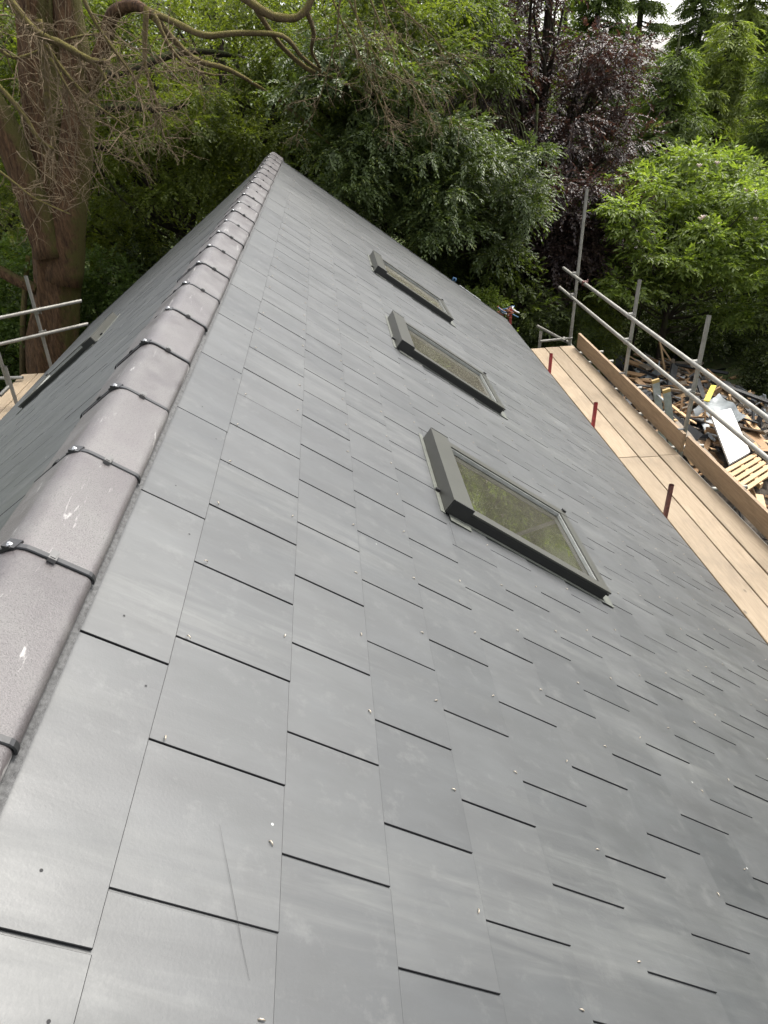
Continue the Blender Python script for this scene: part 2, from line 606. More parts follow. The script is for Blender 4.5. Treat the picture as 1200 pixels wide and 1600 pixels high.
field['R'].build('slate_field', [M['slate_far'], M['slate_edge']], house, kind='stuff')
field['L'].build('slate_field', [M['slate_left'], M['slate_edge']], house, kind='stuff')

# copper disc rivets beside the joints: small bent tails standing proud of each slate, nail holes in the top course
riv = MB(); hol = MB()
for ci, T in enumerate(tailsR[1:], 1):
    off = 0 if ci % 2 else .5 * WD
    for k in range(-2, 37):
        u = off + k * WD
        if rng.random() < .22: continue
        vv, uu = T - .028 + rng.uniform(-.01, .01), u + .5 * WD * 0 + rng.uniform(-.006, .006) + .012
        # the rivet sits on the slate tail, centred under the joint of the course above
        vv = T - .25 + .0 - .022 + rng.uniform(-.006, .006)
        if any(w[2] - .05 < vv < w[3] + .05 and w[0] - .05 < uu < w[1] + .05 for w in WIN): continue
        z = A0 + .0003
        a = rng.uniform(0, 6.28)
        dx, dy = math.cos(a), math.sin(a)
        p = lambda r, h, s=0: rp(vv + dx * r - dy * s, uu + dy * r + dx * s, z + h)
        riv.path([p(-.004, -.002), p(-.002, .003), p(.003, .0036), p(.008, .0015)], [.0015, .0016, .0015, .0009], 5)
riv.build('rivets', M['screw'] if False else m_plain('rivet_copper_tinned', (.40, .35, .28), .45, .5), house, kind='stuff')
for k in range(-1, 17):
    u = -.33 * WD + 2 * WD * k + .10
    for (dv, du) in ((.25, 0), (.325, .42)):
        c = (dv + rng.uniform(-.012, .012), u + du + rng.uniform(-.02, .02))
        z = A0 - BT * (.363 - c[0]) + .0012
        hol.add([rp(c[0] + .0028 * math.cos(q * .785), c[1] + .0028 * math.sin(q * .785), z) for q in range(8)], [tuple(range(8))])
hol.build('nail_holes', M['slate_edge'], house, kind='stuff')

# ridge vent strip and ridge tiles
for frm, name, s in ((rp, 'ridge_vent', 1), (lp, 'ridge_vent', -1)):
    b = MB()
    if s > 0: b.box((.04, Y0, A0 + .001), (.166, Y1 - .01, A0 + .014), frm)
    else: b.box((.04, Y1 - .01, A0 + .001), (.163, Y0, A0 + .014), frm)
    uu = Y0
    b.build(name, M['vent'], house)

WING = .188
def prof(t, off=0.0):
    """ridge tile section, t in -1..1 from left edge to right edge; returns x,z at 'off' above the tile face"""
    s = abs(t); sg = 1 if t > 0 else -1
    th = TH
    L = WING
    # rounded apex of radius r, straight wings, rolled lower edge
    d = s * L
    r = .055
    hz = .040                                          # apex height above the slate planes' intersection
    if d < r * th:
        a = d / r
        x = r * math.sin(a); z = hz - r * (1 - math.cos(a))
        nx, nz = math.sin(a), math.cos(a)
    else:
        x0 = r * math.sin(th); z0 = hz - r * (1 - math.cos(th))
        e = d - r * th
        Ls = L - r * th - .030
        if e < Ls:
            x = x0 + e * math.cos(th); z = z0 - e * math.sin(th); nx, nz = math.sin(th), math.cos(th)
        else:
            x1 = x0 + Ls * math.cos(th); z1 = z0 - Ls * math.sin(th)
            rr_ = .019; a = (e - Ls) / .030 * rad(80)
            x = x1 + rr_ * (math.sin(th + a) - math.sin(th)); z = z1 + rr_ * (math.cos(th + a) - math.cos(th))
            nx, nz = math.sin(th + a), math.cos(th + a)
    return sg * (x + nx * off), z + nz * off

TS = [-1, -.985, -.96, -.93, -.89, -.85, -.8, -.65, -.5, -.35, -.2, -.13, -.06, 0, .06, .13, .2, .35, .5, .65, .8, .85, .89, .93, .96, .985, 1]
PITCH = .468
J0 = .627 - PITCH
k0 = -6
joints = []
def tile_mesh(L, th=.016):
    b = MB()
    rings = []
    V = []
    ysub = [0, .004, .012, L - .012, L - .004, L]
    ins = [.004, .001, 0, 0, .001, .004]
    for y, i in zip(ysub, ins):
        V += [(prof(t, -i)[0], y, prof(t, -i)[1]) for t in TS]
    m_ = len(TS); F = []
    for r in range(len(ysub) - 1):
        for k in range(m_ - 1):
            F.append((r * m_ + k, r * m_ + k + 1, (r + 1) * m_ + k + 1, (r + 1) * m_ + k))
    b.add(V, [f[::-1] for f in F], 0, True)
    V2 = [(prof(t, -th)[0], y, prof(t, -th)[1]) for y in (0, L) for t in TS]
    b.add(V2, [(k, k + 1, m_ + k + 1, m_ + k) for k in range(m_ - 1)], 0, True)
    ends = []
    for y, i in ((0, .004), (L, .004)):
        Va = [(prof(t, -i)[0], y, prof(t, -i)[1]) for t in TS] + [(prof(t, -th)[0], y, prof(t, -th)[1]) for t in TS]
        b.add(Va, [(k, k + 1, m_ + k + 1, m_ + k) for k in range(m_ - 1)])
    for t in (-1, 1):
        Va = [(prof(t, -.004)[0], 0, prof(t, -.004)[1]), (prof(t, -.004)[0], L, prof(t, -.004)[1]), (prof(t, -th)[0], L, prof(t, -th)[1]), (prof(t, -th)[0], 0, prof(t, -th)[1])]
        b.add(Va, [(0, 1, 2, 3)])
    return b.mesh('ridge_tile', M['ridge'])

def strap_mesh():
    b = MB()
    m_ = len(TS); V = []
    for y, h in ((-.0085, .0005), (-.0065, .0035), (.0065, .0035), (.0085, .0005)):
        V += [(prof(t, h)[0], y, prof(t, h)[1]) for t in TS]
    b.add(V, [(r * m_ + k, (r + 1) * m_ + k, (r + 1) * m_ + k + 1, r * m_ + k + 1) for r in range(3) for k in range(m_ - 1)])
    b.add([(prof(t, h)[0], y, prof(t, h)[1]) for t in (-1, 1) for (y, h) in ((-.0085, -.02), (.0085, -.02), (.0085, .003), (-.0085, .003))], [(0, 1, 2, 3), (4, 7, 6, 5)])
    return b.mesh('union_strap', M['black'])

def clip_mesh(t, w, mat, h=.010, tt=.012):
    b = MB()
    x, z = prof(t, .002); x2, z2 = prof(t, 1.0)
    nrm = np.array([x2 - x, 0, z2 - z]); nrm /= np.linalg.norm(nrm)
    tan = np.array([nrm[2], 0, -nrm[0]])
    c = np.array([x, 0, z]) + nrm * h / 2
    b.obox(c, tan * tt, np.array([0, w, 0]), nrm * h / 2)
    b.obox(c + nrm * h * .55, tan * tt * .6, np.array([0, w * .75, 0]), nrm * h * .12)
    return b.mesh('clip', mat)

def knob_meshes():
    x, z = prof(-.03, .003)
    b = MB()
    b.obox((x, 0, z + .002), (.013, 0, -.003), (.003, .016, 0), (0, 0, .0035))
    b.obox((x - .010, -.009, z - .001), (.012, 0, .005), (0, .009, 0), (-.0015, 0, .0035))
    s = MB()
    s.path([(x - .003, -.002, z + .004), (x - .003, -.002, z + .007), (x - .003, -.002, z + .009)], [.0075, .007, .004], 12)
    s.path([(x - .003, -.002, z + .008), (x - .003, -.002, z + .011)], [.004, .0036], 6)
    return b.mesh('fixing_plate', M['black']), s.mesh('screw_head', M['screw'])

TM = tile_mesh(PITCH - .006); SM_ = strap_mesh()
C1 = clip_mesh(.42, .015, M['grey_clip'], .011, .009); C2 = clip_mesh(-.40, .010, M['black'], .005, .009)
KP, KS = knob_meshes()
def put(me, name, parent, y, tilt=0.0, dz=0.0, dx=0.0):
    o = bpy.data.objects.new(name, me); link(o, parent)
    o.matrix_basis = Matrix.Translation((dx, y, dz)) @ Matrix.Rotation(tilt, 4, 'Z') @ Matrix.Rotation(tilt * .7, 4, 'X')
    return o
k = -6
while J0 + k * PITCH + .2 < Y1:
    y = J0 + k * PITCH
    L = PITCH
    if y < Y0 - .3: k += 1; continue
    dz = rng.uniform(-.0025, .0025); dx = rng.uniform(-.003, .003); ti = rng.uniform(-.006, .006)
    t = put(TM, 'ridge_tile', house, y + .003, ti, dz, dx)
    st = put(SM_, 'union_strap', t, y, 0, dz + .001, dx)
    put(C1, 'clip', t, y, rng.uniform(-.1, .1), dz, dx); put(C2, 'clip', t, y, 0, dz, dx)
    put(KP, 'fixing_plate', t, y, rng.uniform(-.12, .12), dz, dx); put(KS, 'screw_head', t, y, 0, dz, dx)
    k += 1

# roof windows
def roof_window(frm, w, flip=False, H=.078):
    u0, u1, v0, v1 = w
    root = bpy.data.objects.new('roof_window', None); link(root, house)
    root.empty_display_size = .1
    def part(name, mat, *boxes):
        b = MB()
        for (a, c) in boxes:
            if flip: a, c = (a[0], c[1], a[2]), (c[0], a[1], c[2])
            b.box(a, c, frm)
        o = bpy.data.objects.new(name, b.mesh(name, mat)); COL.objects.link(o); o.parent = root
        return o
    # side casings (dark outer faces), top hood, bottom rail
    near, far = (u0, u1)
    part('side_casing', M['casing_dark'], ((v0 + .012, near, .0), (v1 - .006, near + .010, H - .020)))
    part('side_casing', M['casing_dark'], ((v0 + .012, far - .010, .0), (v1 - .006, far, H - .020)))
    part('side_cover', M['casing'], ((v0 + .100, near - .005, H - .026), (v1 + .010, near + .052, H - .016)))
    part('side_lip', M['casing_dark'], ((v0 + .10, near - .004, H - .040), (v1 + .008, near + .0, H - .029)))
    part('side_cover', M['casing'], ((v0 + .100, far - .052, H - .026), (v1 + .010, far + .005, H - .016)))
    part('hood', M['casing'], ((v0 - .004, near - .001, .004), (v0 + .012, far + .001, H)), ((v0 + .012, near - .001, H - .012), (v0 + .112, far + .001, H)),
         ((v0 + .100, near + .012, H - .045), (v0 + .112, far - .012, H - .012)))
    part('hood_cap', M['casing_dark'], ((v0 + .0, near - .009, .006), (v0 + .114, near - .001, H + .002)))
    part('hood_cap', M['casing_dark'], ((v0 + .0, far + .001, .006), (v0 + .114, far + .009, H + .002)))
    part('bottom_rail', M['casing'], ((v1 - .045, near + .052, H - .032), (v1 + .010, far - .052, H - .018)), ((v1 - .004, near + .01, .004), (v1 + .004, far - .01, H - .032)))
    # sash, bead, glass
    part('glazing_bead', M['bead'], ((v0 + .112, far - .062, H - .044), (v1 - .045, far - .052, H - .024)))
    part('glazing_bead', M['bead'], ((v1 - .056, near + .052, H - .044), (v1 - .045, far - .062, H - .026)))
    part('glazing_bead', M['gasket'], ((v0 + .112, near + .052, H - .044), (v1 - .064, near + .064, H - .026)))
    part('pane', M['glass'], ((v0 + .10, near + .05, H - .052), (v1 - .045, far - .055, H - .046)))
    part('corner_block', M['black'], ((v1 - .012, far - .004, H - .018), (v1 + .012, far + .018, H - .006)))
    # lining below the glass and dark panel whose colour stands in for the room's shade
    part('lining', M['lining'], ((v0 + .04, near + .02, -.25), (v0 + .09, far - .02, H - .055)), ((v1 - .06, near + .02, -.25), (v1 - .02, far - .02, H - .055)),
         ((v0 + .09, near + .02, -.25), (v1 - .06, near + .055, H - .055)), ((v0 + .09, far - .055, -.25), (v1 - .06, far - .02, H - .055)))
    part('dark_room_panel', M['room'], ((v0 + .09, near + .055, -.25), (v1 - .06, far - .055, -.235)))
    # flashing round the frame
    part('flashing', M['flash'], ((v0 - .030, near - .020, A0 - .0015), (v0 - .006, far + .035, A0 + .0035)), ((v1 + .012, near - .02, A0 + .0005), (v1 + .075, far + .04, A0 + .0045)),
         ((v0 + .02, near - .022, A0 + .0), (v1 + .01, near - .002, A0 + .0035)), ((v0 + .02, far + .002, A0 + .0), (v1 + .01, far + .022, A0 + .0035)))
    part('flashing_clip', M['flash'], ((v0 + .02, near - .062, A0 + .001), (v0 + .14, near - .026, A0 + .004)))
    part('hood_latch', M['black'], ((v0 - .030, near + .17, A0 + .004), (v0 - .006, near + .185, A0 + .016)))
    return root

for w in WIN: roof_window(rp, w)
for w in WINL: roof_window(lp, w, True, .060)

# verge trims, fascias, walls
b = MB()
b.box((.12, Y1 - .012, -.05), (EV - .03, Y1 + .006, .006), rp)
b.build('verge_trim', M['vent'], house)
b = MB()
b.box((.12, Y1 + .006, -.05), (EVL - .03, Y1 - .012, .006), lp)
b.build('verge_trim', M['vent'], house)
b = MB()
b.box((3.42, Y1 + .007, -.075), (3.86, Y1 + .02, .016), rp)
b.build('verge_cap', M['fascia'], house)
ex, ez = rp(EV, 0)[0], rp(EV, 0)[2]
exl, ezl = lp(EVL, 0)[0], lp(EVL, 0)[2]
b = MB(); b.box((ex - .09, Y0, ez - .22), (ex - .065, Y1 - .03, ez - .012)); b.build('fascia', M['fascia'], house)
b = MB(); b.box((exl + .065, Y0, ezl - .22), (exl + .09, Y1 - .03, ezl - .012)); b.build('fascia', M['fascia'], house)
b = MB()
yw0, yw1 = Y0 + .15, Y1 - .2
b.box((ex - .45, yw0, GZ), (ex - .2, yw1, ez - .02))
b.box((exl + .2, yw0, GZ), (exl + .45, yw1, ezl - .02))
for y in (yw0 + .002, yw1 - .252):
    zt = -.16
    sec = [(exl + .45, GZ), (ex - .45, GZ), (ex - .45, rp((ex - .45) / math.cos(TH), 0)[2] - .16), (0, zt), (exl + .45, lp(-(exl + .45) / math.cos(TL), 0)[2] - .16)]
    P = [(x, y, z) for x, z in sec] + [(x, y + .25, z) for x, z in sec]
    b.add(P, [(0, 1, 2, 3, 4), (9, 8, 7, 6, 5)] + [(i, i + 5, (i + 1) % 5 + 5, (i + 1) % 5) for i in range(5)])
b.build('wall', M['wall'], house)
# long scratch over two slates, beside the third tail line
b = MB()
def at_slope(x, y, nn):
    d = pxray(x, y); nv = np.array([math.sin(TH), 0, math.cos(TH)])
    return CAM + d * (nn - nv @ CAM) / (nv @ d)
pts = [at_slope(x, y, A0 + .0008) for x, y in ((343, 1288), (350, 1325), (359, 1370), (368, 1418), (377, 1470), (390, 1532))]
b.path(pts, [.00015, .00025, .0003, .0003, .00028, .00015], 5)
b.build('scratch', M['slate_edge'], house)

# ------------------------------------------------------------------ scaffolds
PZ = -2.85          # top of the boards on the window side
def coupler(mb, p, r=.036):
    p = np.asarray(p)
    mb.obox(p, (r, 0, 0), (0, .028, 0), (0, 0, r)); mb.obox(p + (r * .3, 0, 0), (.028, 0, 0), (0, r * 1.25, 0), (0, 0, .028))
    mb.path([p + (-.02, -.05, .02), p + (-.02, .05, .02)], .010, 8)
    mb.path([p + (.05, .02, -.05), p + (.05, .02, .05)], .009, 6)

scaf = empty('scaffold', (4.64, 8.4, GZ), 'grey tubular scaffold with double guard rail beside the window slope', 'scaffold')
for y, zt in ((10.77, -.61), (8.39, -1.40), (6.52, -1.34), (4.3, -1.3)):
    b = MB(); b.pipe((4.64, y, GZ), (4.64 + .01, y, zt), .0245); b.build('standard', M['galv'], scaf)
b = MB(); b.pipe((4.57, 2.2, -1.835), (4.57, 11.28, -1.87), .0245); b.build('guard_rail', M['galv'], scaf)
b = MB(); b.pipe((4.57, 2.4, -2.165), (4.57, 11.39, -2.21), .0245); b.build('guard_rail', M['galv'], scaf)
for y in (10.77, 8.39, 6.52, 4.3):
    for z in (-1.862, -2.20):
        b = MB(); coupler(b, (4.605, y, z)); b.build('coupler', M['galv_dull'], scaf)
b = MB(); coupler(b, (4.575, 10.2, -1.865), .033); b.build('coupler', M['redbrown'], scaf)
# inner standards (short, painted red) along the eave, ledgers and transoms under the boards
for i, (y, zt) in enumerate(((8.91, -2.50), (7.02, -2.47), (4.92, -2.43))):
    b = MB(); b.pipe((3.75, y, GZ), (3.75, y, zt), .0245); b.build('inner_standard', M['red'] if i < 2 else M['redbrown'], scaf)
for x in (3.80, 4.60):
    b = MB(); b.pipe((x, 2.0, PZ - .115), (x, 11.0, PZ - .115), .0245); b.build('ledger', M['galv_dull'], scaf)
for y in (3.0, 4.38, 5.6, 6.60, 7.6, 8.47, 9.6, 10.05):
    b = MB(); b.pipe((3.55, y, PZ - .066), (4.95, y, PZ - .066), .0245); b.build('transom', M['galv_dull'], scaf)
# low cross frame at the far end of the boards
b = MB(); b.pipe((4.02, 10.42, PZ - .3), (4.03, 10.44, PZ + .20), .0245); b.build('end_post', M['galv_dull'], scaf)
b = MB(); b.pipe((4.02, 10.40, PZ + .045), (4.55, 10.42, PZ + .065), .020); b.build('end_rail', M['galv_dull'], scaf)
b = MB(); b.pipe((4.22, 11.3, PZ + .02), (4.40, 10.3, PZ + .06), .0245); b.build('end_brace', M['galv'], scaf)
b = MB(); b.pipe((4.52, 10.44, PZ - .3), (4.53, 10.44, PZ + .22), .0245); b.build('end_post', M['galv_dull'], scaf)

def board(x0, x1, y0, y1, label, zt=PZ, sag=.0):
    b = MB()
    rg = random.Random(int(x0 * 100 + y0 * 10))
    n = 8
    V = []
    for i in range(n + 1):
        y = y0 + (y1 - y0) * i / n
        j = [rg.uniform(-.0015, .0015) for _ in range(4)]
        z = zt + rg.uniform(-.001, .001)
        V += [(x0 + j[0], y, z - .038), (x1 + j[1], y, z - .038), (x1 + j[1], y, z - .004), (x1 - .004 + j[1], y, z), (x0 + .004 + j[0], y, z), (x0 + j[0], y, z - .004)]
    F = []
    for i in range(n):
        for k in range(6):
            F.append((i * 6 + k, i * 6 + (k + 1) % 6, (i + 1) * 6 + (k + 1) % 6, (i + 1) * 6 + k))
    F += [tuple(range(6))[::-1], tuple(n * 6 + k for k in range(6))]
    b.add(V, [f[::-1] for f in F])
    return tag(b.build('scaffold_board', M['board']), label, 'board', 'boards of the scaffold walkway')

cols = [(3.582, 3.807), (3.822, 4.045), (4.056, 4.281), (4.296, 4.519)]
wh = ['tucked under the slate eave', 'with the red posts beside it', 'in the middle of the walkway', 'against the toe board']
for i, (a, c) in enumerate(cols):
    board(a, c, 6.30 + .02 * (i % 2), 10.18 + .02 * i, 'far pale scaffold board ' + wh[i])
    board(a, c, 2.4, 6.292 + .02 * (i % 2), 'near pale scaffold board ' + wh[i], PZ - .002)
for i, (y0, y1, x) in enumerate(((6.36, 10.15, 4.548), (2.5, 6.30, 4.562))):
    b = MB()
    b.box((x, y0, PZ + .002), (x + .036, y1, PZ + .227))
    o = b.build('toe_board', M['toe'])
    tag(o, ['far wooden toe board standing on edge along the walkway', 'near wooden toe board standing on edge, past the joint'][i], 'board', 'toe boards')
    for y in ((8.30, 6.46) if i == 0 else (4.2,)):
        c = MB(); c.box((x - .012, y, PZ + .2275), (x + .06, y + .03, PZ + .236)); c.box((x + .045, y, PZ + .15), (x + .06, y + .03, PZ + .2275))
        c.build('clip', M['grey_clip'], o)

# the other side
LZ = -2.72
def level_pt(x, y, z):
    d = pxray(x, y); return CAM + d * (z - CAM[2]) / d[2]
ls = empty('scaffold', (-4.0, 9.6, GZ), 'grey tubular scaffold at the left eave in front of the big trunk', 'scaffold')
r1, r0 = at(127, 469, 10.3), None
for (pa, pb) in (((127, 470), (-40, 505)), ((137, 506), (-40, 547))):
    q = at(*pa, 10.35); z = q[2]
    e = level_pt(*pb, z)
    b = MB(); b.pipe(e, q, .0245); b.build('guard_rail', M['galv'], ls)
p = at(40, 431, 10.0)
b = MB(); b.pipe((p[0], p[1], GZ), p, .0245); b.build('standard', M['galv_dull'], ls)
for py in ((57, 486), (66, 521)):
    c = MB(); coupler(c, at(py[0], py[1], 9.97)); c.build('coupler', M['galv_dull'], ls)
a = at(-5, 545, 8.6); c_ = at(14, 605, 8.7)
b = MB(); b.pipe(a, c_, .0245); b.build('brace', M['galv'], ls)
a = at(-3, 590, 8.3); c_ = at(14, 640, 8.3)
b = MB(); b.pipe((c_[0] - .02, 8.6, GZ), (c_[0] - .02, 8.6, at(14, 572, 8.6)[2]), .0245); b.build('standard', M['galv_dull'], ls)
b = MB(); b.pipe(at(-30, 592, 9.6), at(36, 590, 9.6), .0245); b.build('transom', M['galv'], ls)
b = MB(); b.pipe(at(0, 618, 8.5), at(16, 602, 8.7), .0245); b.build('transom', M['galv_dull'], ls)
xr = level_pt(74, 583, LZ); xl = level_pt(36, 583, LZ)
yE = xr[1]
bw = (xr[0] - xl[0])
nb = 4
for i in range(nb):
    x1 = xl[0] + .225 * (i + 1) + .01 * i
    b = board(x1 - .225, x1, yE - 3.9, yE + .01 * i, ['left walkway board at the outer edge, beside the bracing', 'second left walkway board from the outer edge',
              'left walkway board just outside the slate eave', 'left walkway board tucked below the slate eave'][i], LZ)

# ------------------------------------------------------------------ rope and straps hanging on the far eave corner
rope = empty('rope_bundle', tuple(rp(4.2, 11.05, -.02)), 'tangle of orange and blue straps at the far eave corner', 'straps')
rg = random.Random(3)
c0 = at(790, 487, 11.12)
for name, mt, nn in (('orange_strap', 'orange', 6), ('blue_rope', 'blue', 4), ('white_cord', 'fascia', 2)):
    b = MB()
    for q in range(nn):
        p = c0 + np.array([rg.uniform(-.18, .16), rg.uniform(-.06, .08), rg.uniform(-.10, .02)])
        pts = []
        a0 = rg.uniform(0, 6)
        for t in range(9):
            a = a0 + t * .8
            pts.append(p + np.array([math.cos(a) * .055 + t * .006, math.sin(a) * .03, math.sin(a * .7) * .05 + .04]))
        b.path(pts, .010, 6)
    b.build(name, M[mt], rope)
b = MB(); pp = at(799, 505, 11.1); b.pipe((pp[0], pp[1], GZ), at(798, 482, 11.1), .0245)
tag(b.build('scaffold_tube', M['red']), 'short red tube end behind the far eave corner', 'tube')
b = MB(); pp = at(709, 437, 11.0)
b.path([pp + (-.03, 0, -.03), pp + (0, 0, .03), pp + (.035, .01, .01), pp + (.02, .0, -.03)], .016, 8)
tag(b.build('blue_cord', M['blue']), 'small knot of blue cord poking over the far verge', 'cord')

# ------------------------------------------------------------------ rubble heap beyond the scaffold
rg = random.Random(11)
nprg = np.random.RandomState(5)
heap = MB()
hx0, hx1, hy0, hy1, hn = 4.9, 10.2, 6.2, 16.5, 46
def hh(x, y):
    a = ((x - 7.3) / 2.1) ** 2 + ((y - 11.2) / 4.0) ** 2
    z = max(0, 1 - a) ** .7 * .70
    return GZ + z
for j in range(hn + 1):
    for i in range(hn + 1):
        x = hx0 + (hx1 - hx0) * i / hn; y = hy0 + (hy1 - hy0) * j / hn
        e = hh(x, y)
        heap.v.append((x, y, e + (nprg.uniform(-.08, .08) if e > GZ + .01 else -.03)))
for j in range(hn):
    for i in range(hn):
        q = j * (hn + 1) + i
        heap.f.append([q, q + 1, q + hn + 2, q + hn + 1]); heap.mi.append(0); heap.sm.append(False)
heap.build('rubble_heap', M['rubble'], label='dark heap of earth and broken debris beyond the scaffold', category=None) if False else None
ho = heap.build('rubble_heap', M['rubble']); tag(ho, kind='stuff', label='dark heap of earth and broken debris beyond the scaffold', cat='rubble')

def plank(c, d, L, w, t, mat, name, label, group, roll=0.0):
    d = np.asarray(d, float); d /= np.linalg.norm(d)
    s = np.cross(d, (0, 0, 1.0)); s /= np.linalg.norm(s); u = np.cross(s, d)
    s2 = s * math.cos(roll) + u * math.sin(roll); u2 = np.cross(s2, d)
    c = np.asarray(c, float)
    mb = MB()
    j = lambda: rg.uniform(-.25, .25) * w
    P = []
    for k in (-1, 1):
        for (i, jj) in ((-1, -1), (1, -1), (1, 1), (-1, 1)):
            P.append(c + d * (i * L / 2 + j() * .8) + s2 * jj * w / 2 + u2 * k * t / 2)
    mb.hexa(P)
    return tag(mb.build(name, mat), label, 'timber', group)

M['timber_grey'] = m_wood('weathered_timber', (.11, .09, .07), (.24, .20, .155), 'x')
for q in range(150):
    x = 7.3 + rg.gauss(0, 1.05); y = 11.2 + rg.gauss(0, 2.0)
    x = min(max(x, 5.2), 9.6); y = min(max(y, 7.0), 15.0)
    z = hh(x, y) + rg.uniform(.02, .30)
    an = rg.uniform(0, math.pi)
    if rg.random() < .5: an = rg.gauss(1.9, .35)
    mt = rg.choice(['timber', 'timber', 'timber', 'timber_grey', 'timber_grey', 'timber_new', 'sheet_dark', 'sheet_dark', 'sheet_dark'])
    plank((x, y, z), (math.cos(an), math.sin(an), rg.uniform(-.35, .3)), rg.uniform(.4, 1.7), rg.choice([.038, .05, .10, .15]), rg.choice([.02, .025, .045]), M[mt],
          'timber_offcut', {'timber': 'splintered brown timber offcut lying in the rubble heap', 'timber_grey': 'weathered grey timber offcut lying in the rubble heap', 'timber_new': 'pale fresh timber offcut lying in the rubble heap', 'sheet_dark': 'tarred black offcut lying in the rubble heap'}[mt], 'broken timber offcuts', rg.uniform(-.7, .7))
bits = MB()
for q in range(700):
    x = min(max(7.3 + rg.gauss(0, 1.1), 5.1), 9.8); y = min(max(11.0 + rg.gauss(0, 2.3), 6.8), 15.6)
    z = hh(x, y) + rg.uniform(.0, .22)
    d = np.array([rg.gauss(0, 1), rg.gauss(0, 1), rg.gauss(0, .5)]); d /= np.linalg.norm(d)
    e = np.cross(d, (rg.gauss(0, 1), rg.gauss(0, 1), rg.gauss(0, 1))); e /= np.linalg.norm(e); f_ = np.cross(d, e)
    a_, b2, c2 = rg.uniform(.04, .22), rg.uniform(.01, .05), rg.uniform(.004, .02)
    P = [np.array([x, y, z]) + i * d * a_ * rg.uniform(.7, 1.2) + j * e * b2 * rg.uniform(.6, 1.2) + k * f_ * c2 for k in (-1, 1) for (i, j) in ((-1, -1), (1, -1), (1, 1), (-1, 1))]
    bits.hexa(P, rg.choice([0, 0, 1, 1, 2, 2, 3, 4, 5]))
tag(bits.build('rubble_bits', [M['timber'], M['sheet_dark'], M['timber_grey'], M['timber_new'], M['sheet_grey'], M['slate_edge']]), 'small broken chips and splinters strewn over the heap', 'debris', kind='stuff')
# two battens standing upright in the heap
for (px, py0, py1, Y, dx) in ((1037, 572, 534, 13.2, .10), (1050, 566, 545, 13.6, -.14)):
    a = at(px, py0, Y); b_ = at(px + (-6 if dx > 0 else -14), py1, Y)
    plank((a + b_) / 2, b_ - a, np.linalg.norm(b_ - a) + .3, .05, .03, M['timber_new'], 'batten', 'upright pale batten sticking out of the back of the heap' if dx > 0 else 'leaning pale batten crossing the upright one behind the heap', 'upright battens')

def sheet(cs, mat, name, label, amp=.05, n=14, seed=0, group=None):
    """crumpled sheet spanned by four corners, two-sided thickness"""
    r_ = np.random.RandomState(seed); mb = MB()
    cs = [np.asarray(c, float) for c in cs]
    nrm = np.cross(cs[1] - cs[0], cs[3] - cs[0]); nrm /= np.linalg.norm(nrm)
    ph = r_.uniform(0, 6, 6); V = []
    for k in (0, 1):
        for j in range(n + 1):
            for i in range(n + 1):
                a, b_ = i / n, j / n
                p = cs[0] * (1 - a) * (1 - b_) + cs[1] * a * (1 - b_) + cs[2] * a * b_ + cs[3] * (1 - a) * b_
                h = amp * (math.sin(6 * a + 3 * b_ + ph[0]) + .6 * math.sin(11 * b_ - 5 * a + ph[1]) + .35 * abs(math.sin(17 * a + 9 * b_ + ph[2])))
                V.append(p + nrm * (h - .006 * k))
    m_ = (n + 1) ** 2; F = []
    for j in range(n):
        for i in range(n):
            q = j * (n + 1) + i
            F.append((q, q + 1, q + n + 2, q + n + 1)); F.append((m_ + q, m_ + q + n + 1, m_ + q + n + 2, m_ + q + 1))
    mb.add(V, F, 0, True)
    return tag(mb.build(name, mat), label, 'sheet', group)

Zp = -4.35
L3 = lambda x, y, z: level_pt(x, y, z)
sheet([L3(1083, 640, -4.3), L3(1125, 612, -4.15), L3(1165, 655, -4.25), L3(1105, 690, -4.55)], M['sheet_grey'], 'membrane_sheet', 'crumpled grey membrane sheet behind the white panel', .05, seed=1)
sheet([L3(985, 572, -4.5), L3(1012, 560, -4.35), L3(1034, 588, -4.35), L3(1004, 598, -4.55)], M['sheet_grey'], 'membrane_sheet', 'crumpled grey sheet at the far end of the heap', .07, seed=2)
sheet([L3(962, 575, -4.55), L3(990, 560, -4.4), L3(1003, 590, -4.5), L3(975, 600, -4.7)], M['sheet_dark'], 'felt_sheet', 'black roofing felt torn off beside the far grey sheet', .07, seed=3)
sheet([L3(1040, 610, -4.5), L3(1085, 590, -4.4), L3(1108, 618, -4.4), L3(1060, 640, -4.6)], M['sheet_dark'], 'felt_sheet', 'black roofing felt heaped behind the ladder', .09, seed=4)
sheet([L3(1082, 655, -4.45), L3(1092, 640, -4.3), L3(1100, 690, -4.6), L3(1086, 700, -4.8)], M['sheet_dark'], 'felt_sheet', 'dark felt flap hanging under the grey membrane sheet', .03, seed=6)
# white insulated panel
c = [L3(1110, 645, -4.12), L3(1142, 638, -4.10), L3(1172, 706, -4.30), L3(1140, 724, -4.34)]
nv = np.cross(c[1] - c[0], c[3] - c[0]); nv /= np.linalg.norm(nv)
if nv[2] < 0: nv = -nv
b = MB(); P = [q - nv * .045 for q in c] + c
b.add(P, [(0, 1, 2, 3), (7, 6, 5, 4), (0, 4, 5, 1), (1, 5, 6, 2), (2, 6, 7, 3), (3, 7, 4, 0)])
tag(b.build('white_panel', M['white']), 'clean white flat panel lying on the rubble heap', 'panel')
